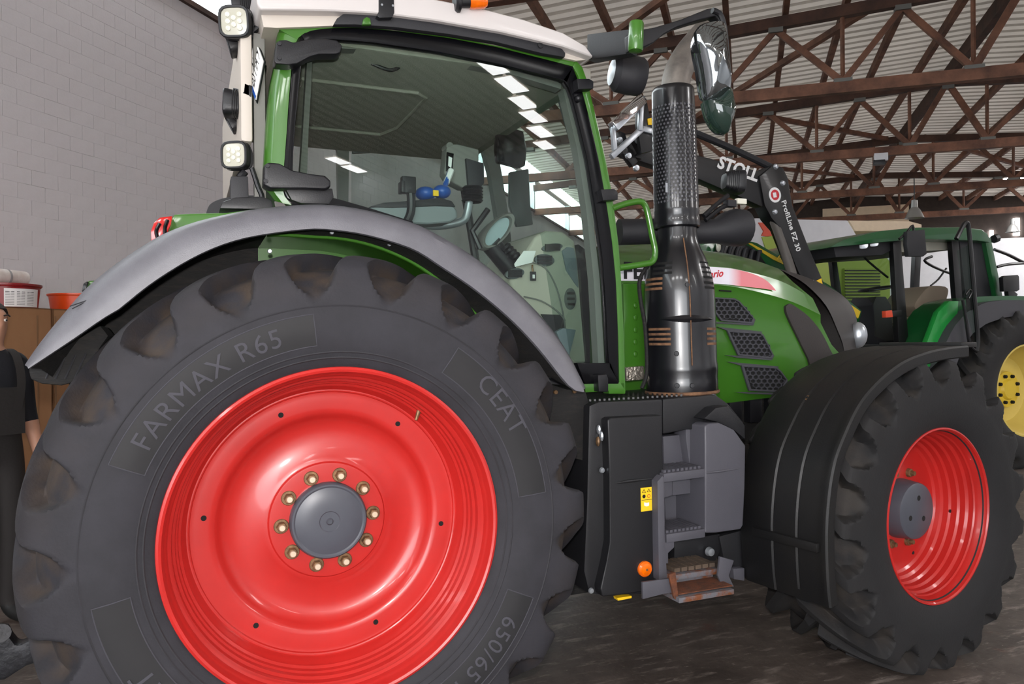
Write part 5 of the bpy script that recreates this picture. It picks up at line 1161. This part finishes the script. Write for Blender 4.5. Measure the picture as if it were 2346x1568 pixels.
# tool carrier at the front of the loader
def bar(A, B, Y, w, m, nm='carrier_bar', Y2=None): MB().beam(at(*A, Y=Y), at(*B, Y=Y if Y2 is None else Y2), w, w).build(nm, m, J, bevel=.006)
for yy in (3.4, 4.9):
    jp('carrier_plate', [(1462, 232), (1474, 222), (1481, 226), (1488, 262), (1496, 290), (1498, 345), (1470, 352), (1462, 300)], yy, .05, 'loader_black', .006)
bar((1404, 292), (1470, 228), 3.4, .09, 'chrome'); bar((1404, 292), (1408, 345), 3.4, .04, 'silver'); bar((1400, 360), (1470, 296), 3.4, .05, 'silver')
bar((1470, 228), (1466, 300), 3.38, .04, 'silver'); bar((1470, 296), (1500, 304), 3.4, .05, 'silver')
bar((1404, 292), (1404, 292), 3.4, .06, 'loader_black', 'carrier_cross', 4.9) ; bar((1470, 228), (1470, 228), 3.4, .06, 'loader_black', 'carrier_cross', 4.9)
jp('carrier_arm', [(1420, 300), (1432, 305), (1445, 345), (1462, 370), (1450, 382), (1428, 352)], 3.5, .06, 'loader_black', .006)
jp('carrier_hook', [(1452, 322), (1475, 330), (1482, 352), (1470, 365), (1455, 360), (1466, 348)], 3.5, .06, 'loader_black', .006)
for a, b in ((1418, 322), (1460, 322), (1438, 358), (1456, 386)): MB().lathe([(.0001, -.03), (.025, -.028), (.03, 0)], at(a, b, Y=3.5), n=10).build('carrier_pin', 'silver', J)
jp('carrier_label', [(1484, 272), (1494, 270), (1496, 286), (1486, 286)], 3.39, .01, 'yellow_sticker', 0)

# ------------------------------------------------------------------ pale harvester further back
H = thing('harvester', at(1950, 790, Y=8.5)); H.location.z = 0; tag(H, 'white and lime green harvester parked behind the dark green tractor', 'harvester')
LOC = H
def hp_(name, pts, Y, depth, m, bevel=.02): return plate(name, pts, Y, depth, m, H, bevel=bevel)
H.matrix_basis = Matrix.Translation(H.location)
hp_('grain_tank_side', [(1640, 560), (1650, 505), (1735, 500), (1838, 503), (1942, 505), (1968, 548), (1975, 575), (1900, 585), (1640, 600)], 8.2, 1.8, 'white_sheet')
hp_('engine_hood', [(1945, 505), (2085, 507), (2112, 514), (2112, 530), (1960, 530)], 8.8, 1.6, 'beige_and_roof_shade').data.materials[0] = MATS['cream_board']
hp_('body_panel', [(1640, 600), (1900, 580), (2020, 575), (2040, 600), (2040, 880), (1640, 880)], 8.3, 2.2, 'lime_paint')
g_ = hp_('radiator_screen', [(1935, 615), (2015, 615), (2018, 700), (1938, 705)], 8.25, .05, 'lime_paint', 0)
for i in range(12): MB().beam(at(1936, 620 + 7 * i, Y=8.24), at(2016, 620 + 7 * i, Y=8.24), .02, .02).build('screen_slat', 'dark_grey', g_)
hp_('red_panel', [(1738, 510), (1761, 510), (1778, 538), (1760, 543), (1745, 540), (1750, 530)], 8.18, .02, 'orange_red', 0)
hp_('lime_panel', [(1746, 543), (1778, 540), (1792, 575), (1756, 575)], 8.18, .02, 'lime_paint', 0)
for x_ in (9.5, 11.6):
    MB().lathe([(.2, 0), (.5, -.03), (.7, .05), (.72, .3), (.7, .5)], (x_, 8.1, .72), n=32, cap0=True).build('wheel', 'tyre_plain', H)
# hanging lamps
mat('lamp_shade', '9a9a98', .35, metal=.6)
for (a, b, d_, lab) in ((2095, 490, 17.0, 'bell-shaped hall lamp hanging above the dark green tractor cab'), (2320, 525, 24.0, 'small bell-shaped hall lamp far back near the end wall')):
    c = at(a, b, d=d_); t = thing('pendant_lamp', c); tag(t, lab, 'lamp', 'hanging hall lamps')
    MB().lathe([(.2, -.1), (.19, -.08), (.12, .08), (.07, .14), (.06, .3), (.0001, .32)], c, (0, 0, 1), n=28).build('lamp_shade', 'lamp_shade', t)
    MB().tube([c + V((0, 0, .3)), V((c.x, c.y, 5.0))], .012, 6).build('hanging_rod', 'black_plastic', t)
jb = onk(2018, 360, 13.9 - .08); hbj = thing('lamp_box', jb); tag(hbj, 'small grey control box fixed to the second truss chord', 'lamp box')
MB().obox(jb, WS * .12, WK * .05, V((0, 0, .07))).build('box_body', 'white_sheet', hbj, bevel=.01); MB().obox(jb + V((0, 0, -.1)) - WS * .03, WS * .1, WK * .05, V((0, 0, .05))).build('box_lens', 'black_plastic', hbj, bevel=.01)
# ------------------------------------------------------------------ left edge: person, cardboard, tubs, lower link
def ons(a, b, s):
    v = at(a, b, d=1) - CAM; return CAM + v * ((s - CAM.dot(WS)) / v.dot(WS))
mat('cardboard', '9a6f4c', .85, col2='8a6040', vscale=2, bump=.1, bscale=20, stretch=(1, 1, .3))
mat('tub_red', '7e1519', .35); mat('tub_orange', 'cf4410', .35); mat('label_white', 'd8d4d2', .7); mat('print_grey', '8d8a8a', .8)
mat('canister', 'd5cfca', .45, col2='b8aaa2', vscale=9)
sF = -3.35
def flat_box(name, pxl, pxr, ytop, label, s0=sF, depth=.55, zfix=None):
    a, b = ons(pxl, ytop, s0), ons(pxr, ytop, s0); k0, k1 = a.dot(WK), b.dot(WK); zt = zfix or (a.z + b.z) / 2
    t = thing(name, hw((k0 + k1) / 2, s0 - depth / 2, 0)); tag(t, label, 'cardboard box', 'tall cardboard boxes by the wall')
    for (ka, kb, sa, sb, nm) in ((k0, k1, s0 - .008, s0, 'box_panel'), (k0, k1, s0 - depth, s0 - depth + .008, 'box_panel'), (k0, k0 + .008, s0 - depth, s0, 'box_panel'), (k1 - .008, k1, s0 - depth, s0, 'box_panel')):
        hbox(MB(), ka, kb, sa, sb, 0, zt).build(nm, 'cardboard', t, smooth=0)
    hbox(MB(), k0, k1, s0 - depth, s0, zt - .008, zt).build('box_lid', 'cardboard', t, smooth=0)
    return t, k0, k1, zt
b1, ka, kb, zt = flat_box('cardboard_box', -150, 118, 702, 'tall brown cardboard box behind the person, under the red tub')
b2, kc, kd, zt2 = flat_box('cardboard_box', 121, 300, 706, 'tall brown cardboard box under the orange tub, partly behind the rear wheel', zfix=zt)
for a in (84, 125): hbox(MB(), ons(a, 800, sF).dot(WK), ons(a, 800, sF).dot(WK) + .012, sF, sF + .002, 0, zt - .05).build('box_tape', mat('tape', '7d5a3c', .5), b1 if a < 118 else b2, smooth=0)
def tub(cx, zb, h, r, m, label, sc=-3.62):
    p = ons(cx, 690, sc); c = V((p.x, p.y, zb)); t = thing('tub', c); tag(t, label, 'tub', 'plastic tubs on the cardboard boxes')
    MB().lathe([(.0001, .004), (r * .9, .0), (r * .97, h * .85), (r, h * .86), (r * 1.01, h * .9), (r * .995, h * .91)], c, (0, 0, 1), n=40).build('tub_body', m, t, smooth=40)
    MB().lathe([(r * 1.0, h * .9), (r * 1.03, h * .91), (r * 1.03, h * .985), (r * .99, h), (r * .9, h * .985), (.0001, h * .98)], c, (0, 0, 1), n=40).build('lid', m, t, smooth=40)
    return t, c
sct = 1750 / 5.35
tr_, cr = tub(12, zt, .165, .21, 'tub_red', 'dark red lidded tub with a white label, on the left cardboard box')
to_, co = tub(178, zt2, .13, .195, 'tub_orange', 'orange tub without label beside the red tub')
# printed label wrapped on the red tub
fw = (CAM - cr); fw.z = 0; fw.normalize(); a0 = math.atan2(fw.y, fw.x)
lab_ = MB(); secs = []
for i in range(13):
    a = a0 + R(-2 + 64 * i / 12); q = V((math.cos(a), math.sin(a), 0)); secs.append([cr + q * .2095 + V((0, 0, .128)), cr + q * .2035 + V((0, 0, .008))])
lb = lab_.loft(secs).build('label', 'label_white', tr_)
for i in range(3):
    for j in range(9):
        a = a0 + R(0 + 18 * i); b_ = a + R(14); z = .108 - j * .0105
        q1, q2 = V((math.cos(a), math.sin(a), 0)), V((math.cos(b_), math.sin(b_), 0)); rr = .2035 + .006 * z / .128 + .0012
        MB().add([cr + q1 * rr + V((0, 0, z)), cr + q2 * rr + V((0, 0, z)), cr + q2 * rr + V((0, 0, z - .004)), cr + q1 * rr + V((0, 0, z - .004))], [(0, 1, 2, 3)]).build('label_print', 'print_grey' if j else 'black_plastic', tr_, smooth=0)
cc = cr + V((.0, 0, .165 + .052)); ca = ons(86, 650, -3.62) - ons(5, 640, -3.62); ca.z = 0; ca.normalize()
t = thing('canister', cc - V((0, 0, .05))); tag(t, 'white round canister lying on top of the red tub', 'canister')
MB().lathe([(.0001, -.17), (.03, -.17), (.045, -.16), (.052, -.14), (.052, .0), (.05, .02), (.05, .12), (.046, .15), (.03, .165), (.0001, .168)], cc, ca, n=28).build('canister_body', 'canister', t)
MB().lathe([(.0525, .0), (.053, .004), (.053, .012), (.0525, .016)], cc, ca, n=28).build('canister_band', 'print_grey', t)
c0 = cc - ca * .24 ; t = thing('canister', c0 - V((0, 0, .05))); tag(t, 'second white canister lying at the very left edge on the red tub', 'canister')
MB().lathe([(.0001, -.06), (.045, -.05), (.05, -.03), (.05, .03), (.04, .055), (.0001, .06)], c0, ca, n=24).build('canister_body', 'canister', t)

# lower link of the hitch at the back of the tractor
lk = plate('lower_link', [(-40, 1440), (12, 1442), (22, 1462), (36, 1480), (48, 1478), (94, 1454), (104, 1472), (112, 1512), (60, 1528), (10, 1560), (-40, 1565)], .72, .07, mat('cast_dark', '26262a', .5, metal=.3, col2='19191c', vscale=14, bump=.3, bscale=50), TR, bevel=.012)
MB().tube([at(2, 1452, Y=.70), at(2, 1452, Y=.82)], .03, 16).build('link_eye', 'cast_dark', lk)
MB().beam(at(100, 1490, Y=.75), V((-.3, .8, .5)), .06, .09).build('lower_link_arm', 'cast_dark', TR, bevel=.01)

# --- person standing at the left edge
mat('skin', 'c08d74', .6, var=.08, vscale=12); mat('shirt_black', '15151c', .85, bump=.15, bscale=70); mat('overall_dark', '231f1e', .85, bump=.15, bscale=70)
mat('hair_dark', '2a211c', .7, bump=.5, bscale=150, stretch=(1, 1, .2)); mat('eye_white', 'd8d2cc', .3); mat('boot_black', '141414', .6)
B = V((-1.362, 2.306, 0)); Fd = V((.66, -.75, 0)).normalized(); Ld = V((-Fd.y, Fd.x, 0))
def pl(f, l, u): return B + Fd * f + Ld * l + V((0, 0, u))
vs, es, rs = [], [], []
def vert(p, r, prev=None):
    vs.append(pl(*p)); rs.append(r); i = len(vs) - 1
    if prev is not None: es.append((prev, i))
    return i
pel = vert((0, 0, .93), (.15, .12)); sp = vert((.01, 0, 1.08), (.145, .11), pel); ch = vert((.01, 0, 1.25), (.165, .115), sp); nb_ = vert((-.01, 0, 1.37), (.09, .075), ch)
nk = vert((.0, 0, 1.43), (.052, .055), nb_); hb_ = vert((.035, 0, 1.49), (.07, .075), nk); hm = vert((.04, 0, 1.56), (.078, .092), hb_); ht = vert((.025, 0, 1.63), (.062, .075), hm)
for sgn in (1, -1):
    sh_ = vert((0, .165 * sgn, 1.355), (.062, .06), nb_); el = vert((-.015, .215 * sgn, 1.08), (.044, .044), sh_); wr = vert((.05, .235 * sgn, .85), (.027, .031), el); pa = vert((.075, .238 * sgn, .785), (.02, .036), wr)
    for k, (ff, uu, ln_) in enumerate(((.035, 0, .078), (.013, -.004, .086), (-.009, -.003, .08), (-.03, .004, .064))):
        q = vert((.075 + ff, .236 * sgn, .735 + uu), (.0095, .0095), pa); q2 = vert((.085 + ff * 1.05, .228 * sgn, .735 - ln_ * .5), (.0088, .0088), q); vert((.085 + ff, .215 * sgn, .735 - ln_), (.0075, .0075), q2)
    th = vert((.108, .222 * sgn, .79), (.0115, .0115), pa); th2 = vert((.125, .208 * sgn, .755), (.0105, .0105), th); vert((.13, .2 * sgn, .725), (.009, .009), th2)
    hp1 = vert((0, .085 * sgn, .86), (.105, .1), pel); kn = vert((.025, .1 * sgn, .48), (.068, .066), hp1); an = vert((-.01, .105 * sgn, .1), (.05, .05), kn); he = vert((.02, .108 * sgn, .05), (.05, .048), an); vert((.16, .122 * sgn, .035), (.045, .033), he)
me = bpy.data.meshes.new('person'); me.from_pydata(vs, es, []); po = bpy.data.objects.new('person_tmp', me); COL.objects.link(po)
md = po.modifiers.new('skin', 'SKIN'); md.use_smooth_shade = True
for i, d_ in enumerate(me.skin_vertices[0].data): d_.radius = rs[i]; d_.use_root = (i == 0)
ss = po.modifiers.new('sub', 'SUBSURF'); ss.levels = 2; ss.render_levels = 2
dg_ = bpy.context.evaluated_depsgraph_get(); bm_ = bpy.data.meshes.new_from_object(po.evaluated_get(dg_)); bpy.data.objects.remove(po)
bm2 = bmesh.new(); bm2.from_mesh(bm_)
for v in bm2.verts:                        # shape the face: nose, brow, chin
    q = v.co - B; f, l, u = q.dot(Fd), q.dot(Ld), q.z
    if u > 1.46 and f > .05:
        v.co += Fd * (.022 * math.exp(-(l / .014) ** 2 - ((u - 1.535) / .02) ** 2) + .008 * math.exp(-(l / .05) ** 2 - ((u - 1.578) / .01) ** 2) + .01 * math.exp(-(l / .03) ** 2 - ((u - 1.485) / .014) ** 2) - .009 * math.exp(-((abs(l) - .03) / .014) ** 2 - ((u - 1.56) / .011) ** 2) + .007 * math.exp(-(l / .022) ** 2 - ((u - 1.508) / .006) ** 2))
    if u > 1.46 and abs(l) > .055: v.co += Ld * (.016 * (1 if l > 0 else -1) * math.exp(-((f - .02) / .014) ** 2 - ((u - 1.55) / .022) ** 2))
for fc_ in bm2.faces:
    q = fc_.calc_center_median() - B; l, u = q.dot(Ld), q.z
    fc_.material_index = 0 if (u > 1.405 or (abs(l) > .165 and u < 1.03 and u > .5)) else (3 if u < .09 else (1 if u > 1.0 else 2))
bm2.to_mesh(bm_); bm2.free(); bm_.name = 'person'
for m_ in ('skin', 'shirt_black', 'overall_dark', 'boot_black'): bm_.materials.append(MATS[m_])
bm_.shade_smooth()
pe = obj('person', bm_, None); tag(pe, 'person in black shirt and dark overalls standing at the left edge, bare forearm', 'person')
hc = pl(.012, 0, 1.575); hr = MB()
hr.ell(hc, .094, .094, .092, 20, 12)
for v in hr.v:
    q = v - B; f, u = q.dot(Fd), q.z
    if u < 1.615:
        lim = .055 - (1.615 - u) * .75
        if f > lim: v -= Fd * (f - lim)
    if u < 1.5: v.z = 1.5 + (u - 1.5) * .3
hr.build('hair', 'hair_dark', pe)
for sgn in (1, -1):
    e_ = pl(.107, .031 * sgn, 1.56); MB().ell(e_, .0095, .0095, .0075, 10, 8).build('eye', 'eye_white', pe)
    MB().ell(e_ + Fd * .008, .005, .005, .005, 8, 6).build('iris', 'hole_dark', pe)
    MB().tube([pl(.122, .014 * sgn, 1.582), pl(.124, .032 * sgn, 1.588), pl(.112, .05 * sgn, 1.58)], .004, 6).build('eyebrow', 'hair_dark', pe)
    st_ = [pl(.135, .07 * sgn, 1.1), pl(.145, .085 * sgn, 1.24), pl(.085, .1 * sgn, 1.37), pl(.0, .1 * sgn, 1.415), pl(-.08, .09 * sgn, 1.36), pl(-.12, .07 * sgn, 1.2)]
    MB().loft([[p - Ld * .022, p + Ld * .022] for p in smoothline(st_)]).build('overall_strap', 'overall_dark', pe)
bib = [[pl(.125 + .012 * math.cos(l * 9), l, u) for l in (-.11, -.06, 0, .06, .11)] for u in (.98, 1.06, 1.14, 1.22)]
MB().loft(bib).build('overall_bib', 'overall_dark', pe)
